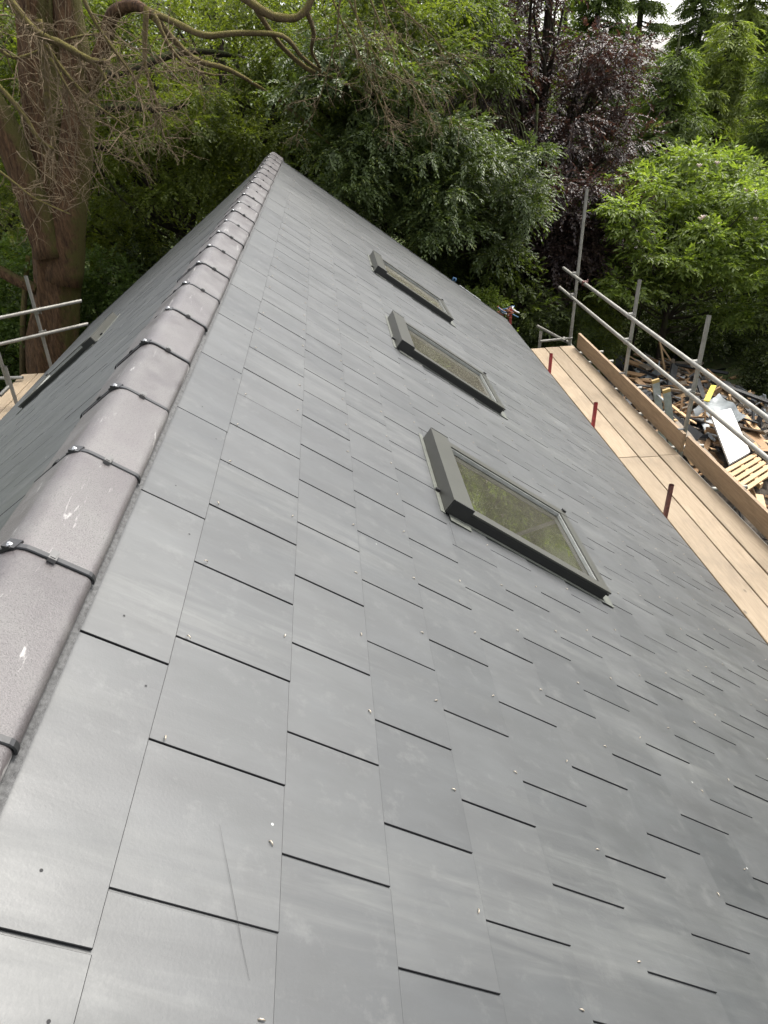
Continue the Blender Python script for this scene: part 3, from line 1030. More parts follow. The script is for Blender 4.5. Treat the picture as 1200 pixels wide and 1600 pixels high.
# pallet
pal = empty('pallet', tuple(L3(1166, 738, -4.4)), 'small pale slatted wooden pallet beside the white panel', 'pallet')
pc = [L3(1131, 733, -4.3), L3(1178, 707, -4.3), L3(1214, 738, -4.3), L3(1167, 770, -4.3)]
for i in range(5):
    t0, t1 = i / 5 + .015, (i + 1) / 5 - .055
    q = [pc[0] + (pc[3] - pc[0]) * t0, pc[1] + (pc[2] - pc[1]) * t0, pc[1] + (pc[2] - pc[1]) * t1, pc[0] + (pc[3] - pc[0]) * t1]
    b = MB(); b.hexa([p - np.array([0, 0, .022]) for p in q[::-1]] + q[::-1]); b.build('slat', M['timber_new'], pal)
for t in (.06, .5, .94):
    w = .05
    q = [pc[0] + (pc[1] - pc[0]) * (t - w), pc[0] + (pc[1] - pc[0]) * (t + w), pc[3] + (pc[2] - pc[3]) * (t + w), pc[3] + (pc[2] - pc[3]) * (t - w)]
    b = MB(); b.hexa([p - np.array([0, 0, .10]) for p in q] + [p - np.array([0, 0, .024]) for p in q]); b.build('bearer', M['timber_new'], pal)
# yellow level
a, b_ = L3(1103, 631, -4.1), L3(1114, 607, -4.1)
plank((a + b_) / 2 + np.array([0, 0, .05]), b_ - a, np.linalg.norm(b_ - a), .09, .03, M['yellow'], 'spirit_level', 'bright yellow strip on top of the grey membrane sheet', None)['category'] = 'level'
# long boards along the far side of the heap and near foot
for (p0, p1, z, lab, w) in (((1128, 612), (1182, 672), -4.45, 'long pale board running behind the white panel', .12), ((1150, 640), (1200, 705), -4.5, 'long brown board right of the white panel', .16),
                           ((1168, 672), (1196, 708), -4.35, 'short wide grey-brown board right of the pallet', .22),
                           ((978, 598), (1024, 640), -4.55, 'long orange-brown rafter lying along the toe board', .08), ((985, 592), (1030, 628), -4.5, 'long weathered rafter second from the toe board', .07),
                           ((1100, 690), (1112, 722), -4.6, 'brown plank end under the white panel', .2), ((1118, 680), (1128, 725), -4.62, 'reddish plank beside the white panel corner', .16),
                           ((1186, 775), (1192, 800), -4.4, 'pale yellow block of timber below the pallet', .10)):
    a, b_ = L3(*p0, z), L3(*p1, z)
    plank((a + b_) / 2, b_ - a, np.linalg.norm(b_ - a), w, .04, M['timber_new' if 'pale' in lab else 'timber'], 'plank', lab, 'longer planks on the heap')
# ladder leaning on the scaffold
lad = empty('ladder', (5.6, 7.7, GZ), 'aluminium ladder with ochre end caps leaning behind the toe board', 'ladder')
def hx(x, y, X):
    d = pxray(x, y); return CAM + d * (X - CAM[0]) / d[0]
t1, t2 = hx(1041, 609, 4.86), hx(1024, 594, 4.86)
zt = (t1[2] + t2[2]) / 2
ft = np.array([.75, 0, GZ - zt])
for t in (t1, t2):
    t = np.array([4.86, t[1], zt]); d = ft / np.linalg.norm(ft); nn_ = np.cross((0, 1, 0), d)
    b = MB(); b.obox(t + ft / 2 + d * .03, d * np.linalg.norm(ft) / 2, (0, .017, 0), nn_ * .045); b.build('stile', M['alu'], lad)
    b = MB(); b.obox(t + d * .012, d * .022, (0, .019, 0), nn_ * .048); b.build('end_cap', M['ochre'], lad)
for i in range(9):
    q = i * .25 / 2.6 + .08
    a = np.array([4.86, t1[1], zt]) + ft * q; c_ = np.array([4.86, t2[1], zt]) + ft * q
    b = MB(); b.path([a, c_], .016, 8); b.build('rung', M['alu'], lad)

# ------------------------------------------------------------------ vegetation
def unit(v): return v / (np.linalg.norm(v, axis=-1, keepdims=True) + 1e-9)

def leaf_geo(base, d, nrm, L, Wd, fold=.25):
    side = unit(np.cross(d, nrm))
    up = unit(np.cross(side, d))
    L = L[:, None]; Wd = Wd[:, None]
    mid = base + d * L * .48
    l_ = mid + side * Wd * .5 + up * Wd * fold
    r_ = mid - side * Wd * .5 + up * Wd * fold
    tip = base + d * L - up * L * .10
    V = np.stack([base, l_, tip, r_], 1).reshape(-1, 3)
    b = (np.arange(len(base)) * 4)[:, None]
    T = np.concatenate([b + [0, 2, 1], b + [0, 3, 2]], 1).reshape(-1, 3)
    return V, T

def sprays(r, C, D, slen, k, L, Wd, droop=.25, jit=.35, ang=52):
    n_ = len(C)
    D = unit(D)
    up = np.array([0, 0, 1.0]) + r.normal(0, .25, (n_, 3))
    side = unit(np.cross(D, up)); nrm = unit(np.cross(side, D))
    sl = slen * r.uniform(.6, 1.3, n_)
    B = []; DD = []; NN = []
    for j in range(k):
        t = (j + .6) / k
        p = C + D * (sl * t)[:, None] + np.array([0, 0, -1.0]) * (droop * sl * t * t)[:, None]
        a = rad(ang) * (1 if j % 2 else -1) * (1 - .55 * t)
        d = D * math.cos(a) + side * math.sin(a) + r.normal(0, jit * .5, (n_, 3)) + np.array([0, 0, -droop * t])
        B.append(p); DD.append(unit(d)); NN.append(unit(nrm + r.normal(0, jit, (n_, 3))))
    B = np.concatenate(B); DD = np.concatenate(DD); NN = np.concatenate(NN)
    nl = len(B)
    return leaf_geo(B, DD, NN, L * r.uniform(.7, 1.25, nl), Wd * r.uniform(.75, 1.2, nl))

def clumps(r, lumps, per, shell=.55):
    """points and outward directions inside flattened clumps; lumps: list of (centre, (rx,ry,rz))"""
    P = []; D = []
    for c, rad_ in lumps:
        q = unit(r.normal(0, 1, (per, 3))) * (r.uniform(0, 1, (per, 1)) ** shell)
        q[:, 2] = np.where(q[:, 2] < -.2, q[:, 2] * .6, q[:, 2])
        P.append(np.asarray(c) + q * np.asarray(rad_))
        D.append(unit(q * np.asarray(rad_)) + np.array([0, 0, -.15]) + r.normal(0, .35, (per, 3)))
    return np.concatenate(P), np.concatenate(D)

def limb(mb, r, p, q, r0, r1, bend=.12, n_=7, sides=7, sag=0.0):
    p, q = np.asarray(p, float), np.asarray(q, float)
    L = np.linalg.norm(q - p); pts = []
    o1 = r.normal(0, bend * L * .5, 3); o2 = r.normal(0, bend * L * .35, 3)
    for i in range(n_):
        t = i / (n_ - 1)
        pts.append(p + (q - p) * t + o1 * math.sin(math.pi * t) + o2 * math.sin(2 * math.pi * t) + np.array([0, 0, -sag * L * math.sin(math.pi * t)]))
    mb.path(pts, [r0 + (r1 - r0) * (i / (n_ - 1)) ** .8 for i in range(n_)], sides)
    return pts

def tree(name, label, base, height, trunk_r, lumps, per, slen, k, L, Wd, leafm, barkm, seed, droop=.25, cat='tree', group=None, shell=.5, jit=.35, limbs=True, tops=.75):
    r = np.random.RandomState(seed)
    base = np.asarray(base, float)
    root = empty(name, tuple(base), label, cat, group)
    tb = MB()
    top = base + np.array([r.uniform(-.3, .3), r.uniform(-.3, .3), height])
    tp = limb(tb, r, base - np.array([0, 0, .1]), top, trunk_r, trunk_r * .25, .03, 9, 9)
    if limbs:
        for c, rd in lumps:
            z = min(max((c[2] - base[2]) * .75, .15 * height), tops * height)
            i = min(int(z / height * 8), 7)
            limb(tb, r, tp[i], c, trunk_r * .30, trunk_r * .05, .10, 6, 5)
    tb.build('trunk', barkm, root)
    P, D = clumps(r, lumps, per, shell)
    V, T = sprays(r, P, D, slen, k, L, Wd, droop, jit)
    o = bpy.data.objects.new('crown', tri_mesh('crown', V, T, leafm)); link(o, root)
    return root

def lumps_in(r, c, R, n_, rl, flat=.45, hollow=.35):
    out = []
    for _ in range(n_):
        q = unit(r.normal(0, 1, 3)) * r.uniform(hollow, 1) ** .6
        s = r.uniform(.7, 1.3)
        out.append((np.asarray(c) + q * np.asarray(R), (rl * s, rl * s * r.uniform(.8, 1.2), rl * s * flat)))
    return out

LEAF = {}
LEAF['dark'] = m_leaf('leaf_dark_green', [(0, (.050, .068, .018)), (.6, (.080, .104, .026)), (1, (.120, .145, .038))], .5, .40, .3)
LEAF['glossy'] = m_leaf('leaf_glossy_green', [(0, (.050, .070, .024)), (.6, (.080, .106, .036)), (.93, (.110, .140, .050)), (1, (.20, .22, .055))], .42, .30, .38)
LEAF['beech'] = m_leaf('leaf_yellow_green', [(0, (.085, .100, .020)), (.6, (.125, .145, .028)), (1, (.180, .195, .042))], .5, .5, .3)
LEAF['olive'] = m_leaf('leaf_olive_green', [(0, (.070, .086, .020)), (.6, (.100, .122, .028)), (1, (.150, .170, .040))], .5, .5, .3)
LEAF['copper'] = m_leaf('leaf_copper', [(0, (.036, .024, .024)), (.55, (.056, .037, .035)), (.85, (.078, .054, .048)), (1, (.105, .068, .044))], .44, .25, .45, (1.4, .85, .7))
LEAF['conifer'] = m_leaf('needles_green', [(0, (.066, .092, .024)), (.6, (.098, .132, .034)), (1, (.145, .180, .048))], .6, .35, .3)
LEAF['conifer_y'] = m_leaf('needles_yellow_green', [(0, (.115, .145, .038)), (.6, (.160, .192, .050)), (1, (.205, .235, .066))], .6, .4, .3)
LEAF['magnolia'] = m_leaf('leaf_bright_green', [(0, (.100, .140, .032)), (.6, (.165, .210, .048)), (1, (.230, .275, .078))], .42, .45, .4)
LEAF['hedge'] = m_leaf('leaf_hedge', [(0, (.032, .044, .014)), (.7, (.056, .074, .020)), (1, (.105, .130, .030))], .5, .32, .3)
LEAF['shrub'] = m_leaf('leaf_shrub', [(0, (.065, .098, .026)), (.6, (.100, .145, .040)), (1, (.140, .185, .062))], .45, .42, .35)
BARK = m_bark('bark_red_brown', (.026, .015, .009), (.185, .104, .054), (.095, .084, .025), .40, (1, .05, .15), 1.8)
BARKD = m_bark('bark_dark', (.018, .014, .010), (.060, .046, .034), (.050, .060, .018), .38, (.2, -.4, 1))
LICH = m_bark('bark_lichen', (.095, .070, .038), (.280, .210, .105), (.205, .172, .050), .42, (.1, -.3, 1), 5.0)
TWIG = m_bark('bark_bare_twig', (.120, .088, .050), (.280, .210, .130), None)

# --- big old tree at the left with bare lichen-covered limbs
old = empty('old_tree', tuple(at(80, 560, 12.4) * [1, 1, 0] + [0, 0, GZ]), 'big red-brown trunk with mossy side and bare twiggy limbs at left', 'tree')
r = np.random.RandomState(21)
tb = MB()
def P_(lst, Y): return [at(x, y, Y if not isinstance(Y, (list, tuple)) else Y[i]) for i, (x, y) in enumerate(lst)]
def smooth(pts, n_=4):
    pts = [np.asarray(p) for p in pts]; out = []
    for i in range(len(pts) - 1):
        p0 = pts[max(i - 1, 0)]; p1 = pts[i]; p2 = pts[i + 1]; p3 = pts[min(i + 2, len(pts) - 1)]
        for k in range(n_):
            t = k / n_
            out.append(.5 * ((2 * p1) + (-p0 + p2) * t + (2 * p0 - 5 * p1 + 4 * p2 - p3) * t * t + (-p0 + 3 * p1 - 3 * p2 + p3) * t ** 3))
    out.append(pts[-1]); return out
def taper(n_, r0, r1, p=1.0): return [r0 + (r1 - r0) * (i / (n_ - 1)) ** p for i in range(n_)]
nr = random.Random(4)
def stem(mb, lst, Y, r0, r1, sides=12, wob=.06, p=1.0):
    if isinstance(mb, tuple):
        m2 = MB(); q = stem(m2, lst, Y, r0, r1, sides, .16, p); m2.build(mb[0], mb[1], old); return q
    q = smooth(P_(lst, Y)); mb.path(q, taper(len(q), r0, r1, p), sides, True, 0, wob, nr); return q
YT = 12.4
base_z = at(85, 560, YT); 
tr = smooth([np.array([base_z[0] - .02, YT, GZ - .1]), np.array([base_z[0], YT, GZ + .9])] + P_([(85, 560), (92, 450), (84, 340), (72, 230), (60, 110), (52, 0), (46, -90)], YT))
tr = smooth(tr, 2)
b0 = len(tb.v); ns = 40
rt = [.62 if i < 6 else max(.24, .50 - .005 * i) for i in range(len(tr))]
tb.path(tr, rt, ns, True)
for i in range(len(tr)):
    for k in range(ns):
        a = 2 * math.pi * k / ns; z = tr[i][2]
        f_ = 1 + .075 * math.sin(3 * a + .5 * z) + .055 * math.sin(7 * a + 1.1 * z + 2) + .04 * math.sin(13 * a - 1.7 * z) + nr.uniform(-.022, .022) + .06 * math.sin(2.1 * z + 2 * a) ** 3
        c_ = np.asarray(tr[i]); p_ = np.asarray(tb.v[b0 + i * ns + k])
        tb.v[b0 + i * ns + k] = tuple(c_ + (p_ - c_) * f_)
stem(tb, [(100, 440), (108, 330), (120, 230), (122, 130), (108, 20), (98, -80)], 12.2, .30, .17, 14)
stem(tb, [(80, 400), (52, 310), (25, 240), (-4, 180), (-50, 110)], 12.1, .27, .20, 14)
stem(tb, [(70, 250), (62, 150), (85, 40), (90, -60)], 12.7, .26, .2, 14)
stem(tb, [(58, 452), (30, 440), (0, 424), (-60, 395)], 12.2, .10, .09, 10)
stem(tb, [(110, 200), (140, 130), (163, 70), (176, 24), (210, 8), (240, 26)], [12.4, 12.2, 12, 11.7, 11.4, 11.2], .15, .055, 10)
tb.build('trunk', BARK, old)
# mossy limbs that carry the drooping leaf sprays
mb_ = ('mossy_limb', LICH)
L1 = stem(mb_, [(210, 8), (262, 30), (318, 55), (372, 52), (440, 56), (473, 90), (510, 117), (545, 133), (600, 167), (660, 200)], [11.4, 11.2, 11, 11, 11.2, 11.6, 11.9, 12.1, 12.3, 12.6], .048, .014, 9)
L2 = stem(mb_, [(330, -40), (400, 10), (427, 25), (460, 28), (481, 12), (492, -20)], [10.6, 10.7, 10.8, 10.8, 10.8, 10.8], .055, .045, 9)
stem(mb_, [(240, 26), (300, 90), (360, 110), (440, 160), (520, 230)], [11.2, 11.6, 12, 12.5, 13], .05, .015, 8)
stem(mb_, [(478, 14), (490, 50), (487, 80), (500, 105)], [10.8, 11, 11.4, 11.8], .035, .02, 7)
stem(mb_, [(380, -20), (430, 60), (470, 100), (500, 118)], [10.9, 11.3, 11.7, 11.9], .04, .03, 7)
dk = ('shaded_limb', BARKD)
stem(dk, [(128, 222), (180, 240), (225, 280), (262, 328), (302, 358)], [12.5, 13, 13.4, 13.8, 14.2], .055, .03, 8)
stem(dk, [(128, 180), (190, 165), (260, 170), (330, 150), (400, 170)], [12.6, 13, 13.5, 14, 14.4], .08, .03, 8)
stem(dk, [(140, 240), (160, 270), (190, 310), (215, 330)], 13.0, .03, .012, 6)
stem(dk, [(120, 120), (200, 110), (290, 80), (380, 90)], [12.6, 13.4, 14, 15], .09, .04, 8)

r = np.random.RandomState(22)
can = []
for _ in range(85):
    x = r.uniform(120, 640); top = -30; low = 60 + 230 * (1 - abs(x - 330) / 420)
    y = r.uniform(top, low)
    s_ = r.uniform(.3, .6); can.append((at(x, y, r.uniform(13.0, 15.0)), (s_, s_, s_ * .32)))
for _ in range(26):
    s_ = r.uniform(.3, .5); can.append((at(r.uniform(-30, 50), r.uniform(-30, 330), r.uniform(12.9, 14.5)), (s_, s_, s_ * .4)))
for _ in range(14):
    s_ = r.uniform(.25, .45); can.append((at(r.uniform(560, 760), r.uniform(-30, 130), r.uniform(12.2, 13.6)), (s_, s_, s_ * .35)))
for _ in range(22):
    s_ = r.uniform(.28, .45); can.append((at(r.uniform(165, 400), r.uniform(190, 330), r.uniform(12.9, 13.6)), (s_, s_, s_ * .35)))
Pc, Dc = clumps(r, can, 44, .5)
V, T = sprays(r, Pc, Dc, .34, 9, .075, .042, .35, .4)
o = bpy.data.objects.new('crown', tri_mesh('crown', V, T, LEAF['olive'])); link(o, old)
r = np.random.RandomState(21)
# bare limbs, each with recursively forked twigs
bare = ('bare_limb', LICH); twg = MB()
def fork(p, d, L, rr_, depth, r):
    d = unit(np.asarray(d, float)); n_ = 4
    pts = [p]; q = p.copy(); dd = d.copy()
    for i in range(n_):
        dd = unit(dd + r.normal(0, .17, 3) + np.array([0, 0, -.03]))
        q = q + dd * L / n_; pts.append(q.copy())
    twg.path(pts, taper(n_ + 1, rr_, max(.0016, rr_ * .45)), 4 if depth < 2 else 5, False)
    if depth > 0:
        for _ in range(r.randint(2, 4)):
            i = r.randint(1, n_ + 1)
            fork(pts[i].copy(), dd + r.normal(0, .62, 3), L * r.uniform(.45, .8), rr_ * .6, depth - 1, r)
def bare_limb(lst, Y, r0, r1, ntw, tl, depth=2, tr_=.008, sides=8):
    q = stem(bare, lst, Y, r0 * 1.0, r1 * 1.0, sides, .10)
    for _ in range(ntw):
        i = r.randint(2, len(q))
        d = unit(q[i] - q[i - 1]) if i < len(q) else unit(q[-1] - q[-2])
        fork(np.array(q[min(i, len(q) - 1)]), d * .5 + r.normal(0, .55, 3) + np.array([0, -.1, -.12]), tl * r.uniform(.5, 1.2), tr_, depth, r)
YB = 9.3
bare_limb([(-10, -30), (15, 0), (56, 49), (101, 71), (142, 94), (167, 96)], YB, .055, .028, 18, .5)
bare_limb([(142, 94), (160, 115), (170, 136)], YB, .026, .02, 6, .35)
bare_limb([(60, 30), (67, 64), (72, 130), (80, 200), (84, 232)], 9.6, .045, .035, 16, .5)
bare_limb([(72, 70), (95, 105), (124, 139), (161, 172), (202, 200)], 9.4, .03, .010, 14, .55)
bare_limb([(122, -20), (150, 37), (195, 101), (226, 143)], 9.2, .026, .008, 14, .5)
bare_limb([(229, 10), (226, 97), (239, 140), (250, 188)], 10.2, .035, .010, 14, .5)
bare_limb([(-6, 130), (34, 176), (60, 217), (84, 234)], 9.2, .032, .024, 12, .5)
bare_limb([(-8, 262), (28, 290), (56, 311), (110, 335)], 9.6, .02, .008, 10, .4)
bare_limb([(78, 90), (112, 150), (130, 195), (150, 215)], 9.3, .02, .007, 12, .5)
bare_limb([(-20, 60), (20, 90), (60, 80), (110, 60), (170, 50)], 9.8, .025, .010, 16, .6)
bare_limb([(240, 20), (270, 80), (310, 110), (340, 118)], 10.4, .03, .010, 12, .5)
for (x, y) in ((20, 20), (60, 60), (110, 120), (150, 180), (40, 130), (200, 150), (30, 230), (250, 100)):
    for _ in range(3):
        fork(at(x + r.uniform(-20, 20), y + r.uniform(-20, 20), 9.7 + r.uniform(-.3, .5)), r.normal(0, 1, 3) + [.5, 0, -.3], .6, .008, 3, r)
# dead hanging twigs at the top centre
for (x, y, dx) in ((535, -20, -.1), (553, -10, .1), (570, -20, .35), (590, -20, .5), (610, -10, .7), (545, 0, .6), (520, 0, .2)):
    p = at(x, y, 10.8)
    q = [p]; d = np.array([dx, .05, -1.0])
    for i in range(6):
        d = unit(d + r.normal(0, .13, 3)); q.append(q[-1] + d * .26)
    m2 = MB(); m2.path(q, taper(7, .014, .005), 5, False); m2.build('bare_limb', LICH, old)
    for i in range(1, 7):
        for _ in range(2): fork(q[i].copy(), d + r.normal(0, .5, 3), .38, .005, 2, r)
twg.build('twigs', TWIG, old, kind='stuff')

# --- drooping glossy evergreen sprays beyond the far gable
def lump_px(lst): return [(at(x, y, Y), rd) for (x, y, Y, rd) in lst]
r = np.random.RandomState(31)
gl = []
for _ in range(95):
    t = r.uniform(0, 1)
    x = 500 + 330 * t + r.normal(0, 45); y0 = 90 + 210 * t; y = y0 + r.uniform(-60, 210) * (1 - .45 * t)
    if x > 850: continue
    Y = r.uniform(12.0, 14.6)
    s = r.uniform(.30, .62)
    gl.append((at(x, y, Y), (s, s, s * .34)))
gl += lump_px([(835, 235, 12.4, (.3, .3, .1)), (812, 300, 12.3, (.42, .35, .2)), (820, 335, 12.4, (.3, .3, .2)), (760, 250, 12.2, (.5, .4, .2)), (700, 200, 12.2, (.5, .4, .2)), (640, 130, 12.1, (.5, .4, .22)),
               (690, 100, 12.5, (.6, .5, .25)), (600, 290, 12.6, (.5, .4, .2)), (780, 390, 12.6, (.5, .4, .2)), (700, 330, 12.4, (.5, .4, .22)), (650, 240, 12.3, (.5, .4, .2))])
tree('evergreen_tree', 'glossy dark evergreen drooping over the far gable', (4.2, 15.2, GZ), 4.6, .22, gl, 70, .32, 11, .080, .036, LEAF['glossy'], BARKD, 31, .35)

# --- backdrop broadleaves, left to right
r = np.random.RandomState(41)
def bg_tree(label, px, Y, R, nl, per, leaf, seed, name='broadleaf_tree', rl=.9, slen=.42, k=9, L=.11, Wd=.06, zc=None, ht=9, tr_=.22, flat=.45, droop=.25, group='trees behind the house'):
    c = at(px[0], px[1], Y)
    rs = np.random.RandomState(seed)
    lu = lumps_in(rs, c, R, nl, rl, flat)
    return tree(name, label, (c[0], c[1] + .2, GZ), ht, tr_, lu, per, slen, k, L, Wd, LEAF[leaf], BARKD, seed, droop, group=group)
bg_tree('yellow-green beech filling the gap right of the big trunk', (260, 300), 15.6, (2.3, 1.3, 2.0), 50, 50, 'beech', 51, rl=.75, L=.085, Wd=.05, ht=7.0)
bg_tree('olive green tree above the far end of the ridge', (330, 120), 17.0, (2.8, 1.4, 2.0), 36, 46, 'beech', 52, rl=.75, L=.085, Wd=.048, ht=8.5)
bg_tree('shaded green tree low behind the ridge end', (480, 330), 17.5, (2.6, 1.6, 2.6), 55, 44, 'dark', 53, rl=.8, L=.09, Wd=.05, ht=7)
bg_tree('pale green tree left of the big trunk', (-60, 330), 17, (2.4, 1.6, 3.2), 50, 44, 'beech', 54, rl=.8, ht=8)
bg_tree('green tree high behind the bare twigs', (80, 60), 19, (4.0, 1.8, 3.0), 44, 44, 'beech', 55, rl=.95, ht=10)
bg_tree('dark tree behind the hanging bare twigs', (600, 40), 18.5, (3.0, 1.8, 3.0), 60, 44, 'dark', 56, rl=.9, L=.10, ht=10.5)
bg_tree('dark low tree behind the evergreen sprays', (660, 380), 18.5, (3.0, 1.5, 2.4), 55, 44, 'dark', 57, rl=.9, ht=6.5)
bg_tree('tall dark tree above the copper beech', (760, 40), 23, (2.6, 2.0, 4.0), 55, 44, 'dark', 58, rl=1.0, L=.12, ht=13)
bg_tree('deep green wood tree far left', (-60, 140), 26, (5, 2.5, 6), 60, 44, 'dark', 59, rl=1.5, slen=.6, L=.17, Wd=.09, ht=14)
bg_tree('deep green wood tree behind the beech', (190, 160), 27, (5, 2.5, 6), 60, 44, 'dark', 60, rl=1.5, slen=.6, L=.17, Wd=.09, ht=14)
bg_tree('deep green wood tree behind the ridge end', (420, 160), 26, (5, 2.5, 6), 60, 44, 'dark', 61, rl=1.5, slen=.6, L=.17, Wd=.09, ht=14)
bg_tree('deep green wood tree behind the evergreen', (640, 180), 27, (5, 2.5, 6), 60, 44, 'dark', 62, rl=1.5, slen=.6, L=.17, Wd=.09, ht=14)
bg_tree('deep green wood tree behind the copper beech', (860, 260), 28, (4.5, 2.5, 4.2), 55, 44, 'hedge', 63, rl=1.4, slen=.6, L=.17, Wd=.09, ht=9)

# --- copper beech
r = np.random.RandomState(71)
cl = []
gl2 = []
for _ in range(120):
    x = r.uniform(700, 985); y = r.uniform(-40, 470)
    lo = 690 + 40 * math.sin(y * .02); hi = 985 - .00 * y - (60 if y < 60 else 0) - (45 if 260 < y < 330 else 0)
    if x > hi or x < lo: continue
    Y = r.uniform(15.5, 18.0); s = r.uniform(.45, .8)
    cl.append((at(x, y, Y), (s, s, s * .36)))
for _ in range(46):
    x = r.uniform(800, 985); y = r.uniform(280, 475)
    if x > 985 - max(0, (y - 380)) * .9: continue
    s = r.uniform(.28, .5); cl.append((at(x, y, r.uniform(14.4, 15.4)), (s, s, s * .4)))
tree('copper_beech', 'purple-leaved copper beech behind the scaffold post', (at(850, 300, 17.5)[0], 17.6, GZ), 8.2, .26, cl, 52, .42, 11, .078, .046, LEAF['copper'], BARKD, 71, .22, tops=.9)

for _ in range(15):
    s = r.uniform(.25, .45); gl2.append((at(r.uniform(670, 790), r.uniform(-30, 150), r.uniform(14.0, 15.4)), (s, s, s * .36)))
tree('broadleaf_tree', 'green tree between the evergreen sprays and the top of the copper beech', (5.2, 15.0, GZ), 5.6, .10, gl2, 44, .36, 10, .085, .045, LEAF['dark'], BARKD, 72, .3, group='trees behind the house')
# --- conifers at the right
def conifer(label, px, Y, height, spread, leaf, seed, name='spruce_tree', zb=.0, gap=.36):
    c = at(px[0], px[1], Y)
    rs = np.random.RandomState(seed)
    root = empty(name, (c[0], c[1], GZ), label, 'tree', 'conifers behind the flowering shrub')
    tb_ = MB()
    base = np.array([c[0], c[1], GZ])
    tb_.path([base, base + [0, 0, height * .5], base + [0, 0, height]], [.22, .14, .02], 8)
    C = []; D = []
    z = zb
    while z < height * .97:
        rr_ = spread * (1 - z / height) ** .75 * rs.uniform(.85, 1.1)
        for q in range(rs.randint(6, 10)):
            a = rs.uniform(0, 6.283); dr = np.array([math.cos(a), math.sin(a), 0])
            p0 = base + [0, 0, z + rs.uniform(-.15, .15)]; Lb = rr_ * rs.uniform(.7, 1.15)
            pts = [p0 + dr * Lb * t + np.array([0, 0, -.30 * Lb * t + .16 * Lb * t * t]) for t in (0, .35, .7, 1)]
            tb_.path(pts, [.03, .02, .012, .004], 4, False)
            nb_ = max(10, int(Lb * 30))
            for s_ in range(nb_):
                t = rs.uniform(.12, 1); pp = p0 + dr * Lb * t + np.array([0, 0, -.30 * Lb * t + .16 * Lb * t * t])
                sd_ = np.array([-dr[1], dr[0], 0]) * (1 if s_ % 2 else -1)
                C.append(pp); D.append(dr * .7 + sd_ * rs.uniform(.3, 1.0) + [0, 0, rs.uniform(-.45, .05)])
        z += gap
    tb_.build('trunk', BARKD, root)
    V, T = sprays(rs, np.array(C), np.array(D), .46, 8, .18, .042, .35, .35, 48)
    o = bpy.data.objects.new('crown', tri_mesh('crown', V, T, LEAF[leaf])); link(o, root)
    return root
conifer('bright green spruce right of the copper beech', (1040, 200), 22, 7.0, 2.6, 'conifer', 81)
conifer('yellow-green feathery conifer behind the flowering shrub', (1120, 180), 24, 7.6, 3.0, 'conifer_y', 82)
conifer('dark conifer at the right edge of the picture', (1235, 150), 21, 8.5, 2.3, 'conifer', 83)
conifer('tall yellow-green conifer in the right top corner', (1165, 60), 29, 11.5, 3.0, 'conifer_y', 84)
conifer('thin dark conifer standing in front of the sky gap', (1000, 30), 33, 13.5, 2.0, 'conifer', 85, gap=.7)
conifer('dark spruce left of the sky gap', (930, 60), 30, 12.0, 2.6, 'conifer', 86)
conifer('dark spruce right of the sky gap', (1095, 40), 34, 12.5, 2.4, 'conifer', 87)

# --- bright flowering shrub (large-leaved) with dark forked stem
r = np.random.RandomState(91)
mc = at(1090, 365, 14.2)
ml = []
for _ in range(95):
    x = r.uniform(905, 1260); y = r.uniform(235, 500)
    e = ((x - 1095) / 185) ** 2 + ((y - 380) / 145) ** 2
    if e > 1: continue
    Y = 13.2 + 2.2 * r.uniform(0, 1) ** 1.3 + (1.0 if y < 290 else 0)
    s = r.uniform(.32, .60)
    ml.append((at(x, y, Y), (s, s, s * .42)))
sh = tree('magnolia_shrub', 'bright green large-leaved flowering shrub behind the guard rails', (at(1045, 500, 14.4)[0], 14.4, GZ), 2.9, .11, ml, 78, .25, 7, .125, .047, LEAF['magnolia'], BARKD, 91, .10, cat='shrub', jit=.45)
fl = MB()
M['petal'] = m_plain('pale_petal', (.78, .66, .60), .6, var=.1)
for (x, y) in ((1166, 300), (1180, 303), (1120, 258), (1122, 353), (1094, 345), (1180, 345), (1092, 262), (1098, 342)):
    c = at(x, y, 13.3)
    for q in range(7):
        a = q * .9; d = np.array([math.cos(a) * .6, math.sin(a) * .6, .7])
        s_ = np.array([-math.sin(a), math.cos(a), 0])
        fl.add([c, c + d * .05 + s_ * .025, c + d * .10, c + d * .05 - s_ * .025], [(0, 1, 2, 3)])
fl.build('flowers', M['petal'], sh, kind='stuff')

# --- hedges and undergrowth
def mass(name, label, lumps, per, leaf, seed, slen=.22, k=8, L=.06, Wd=.035, cat='hedge', droop=.1, jit=.5, group=None):
    rs = np.random.RandomState(seed)
    c = np.mean([l[0] for l in lumps], 0)
    root = empty(name, (c[0], c[1], GZ), label, cat, group)
    sb = MB()
    for q in lumps[::max(1, len(lumps) // 8)]:
        limb(sb, rs, (q[0][0], q[0][1], GZ - .05), q[0], .035, .01, .08, 5, 5)
    sb.build('stems', BARKD, root)
    P, D = clumps(rs, lumps, per, .45)
    V, T = sprays(rs, P, D, slen, k, L, Wd, droop, jit)
    o = bpy.data.objects.new('foliage', tri_mesh('foliage', V, T, LEAF[leaf])); link(o, root)
    return root
def boxlumps(rs, x0, x1, y0, y1, z0, z1, n_, rl):
    return [(np.array([rs.uniform(x0, x1), rs.uniform(y0, y1), rs.uniform(z0, z1)]), (rl * rs.uniform(.7, 1.2), rl * rs.uniform(.7, 1.2), rl * rs.uniform(.6, 1))) for _ in range(n_)]
rs = np.random.RandomState(5)
mass('yew_hedge', 'dark clipped hedge beyond the far end of the walkway', boxlumps(rs, 3.6, 6.2, 13.2, 14.2, GZ, -3.1, 60, .4), 90, 'hedge', 101, .16, 9, .05, .014)
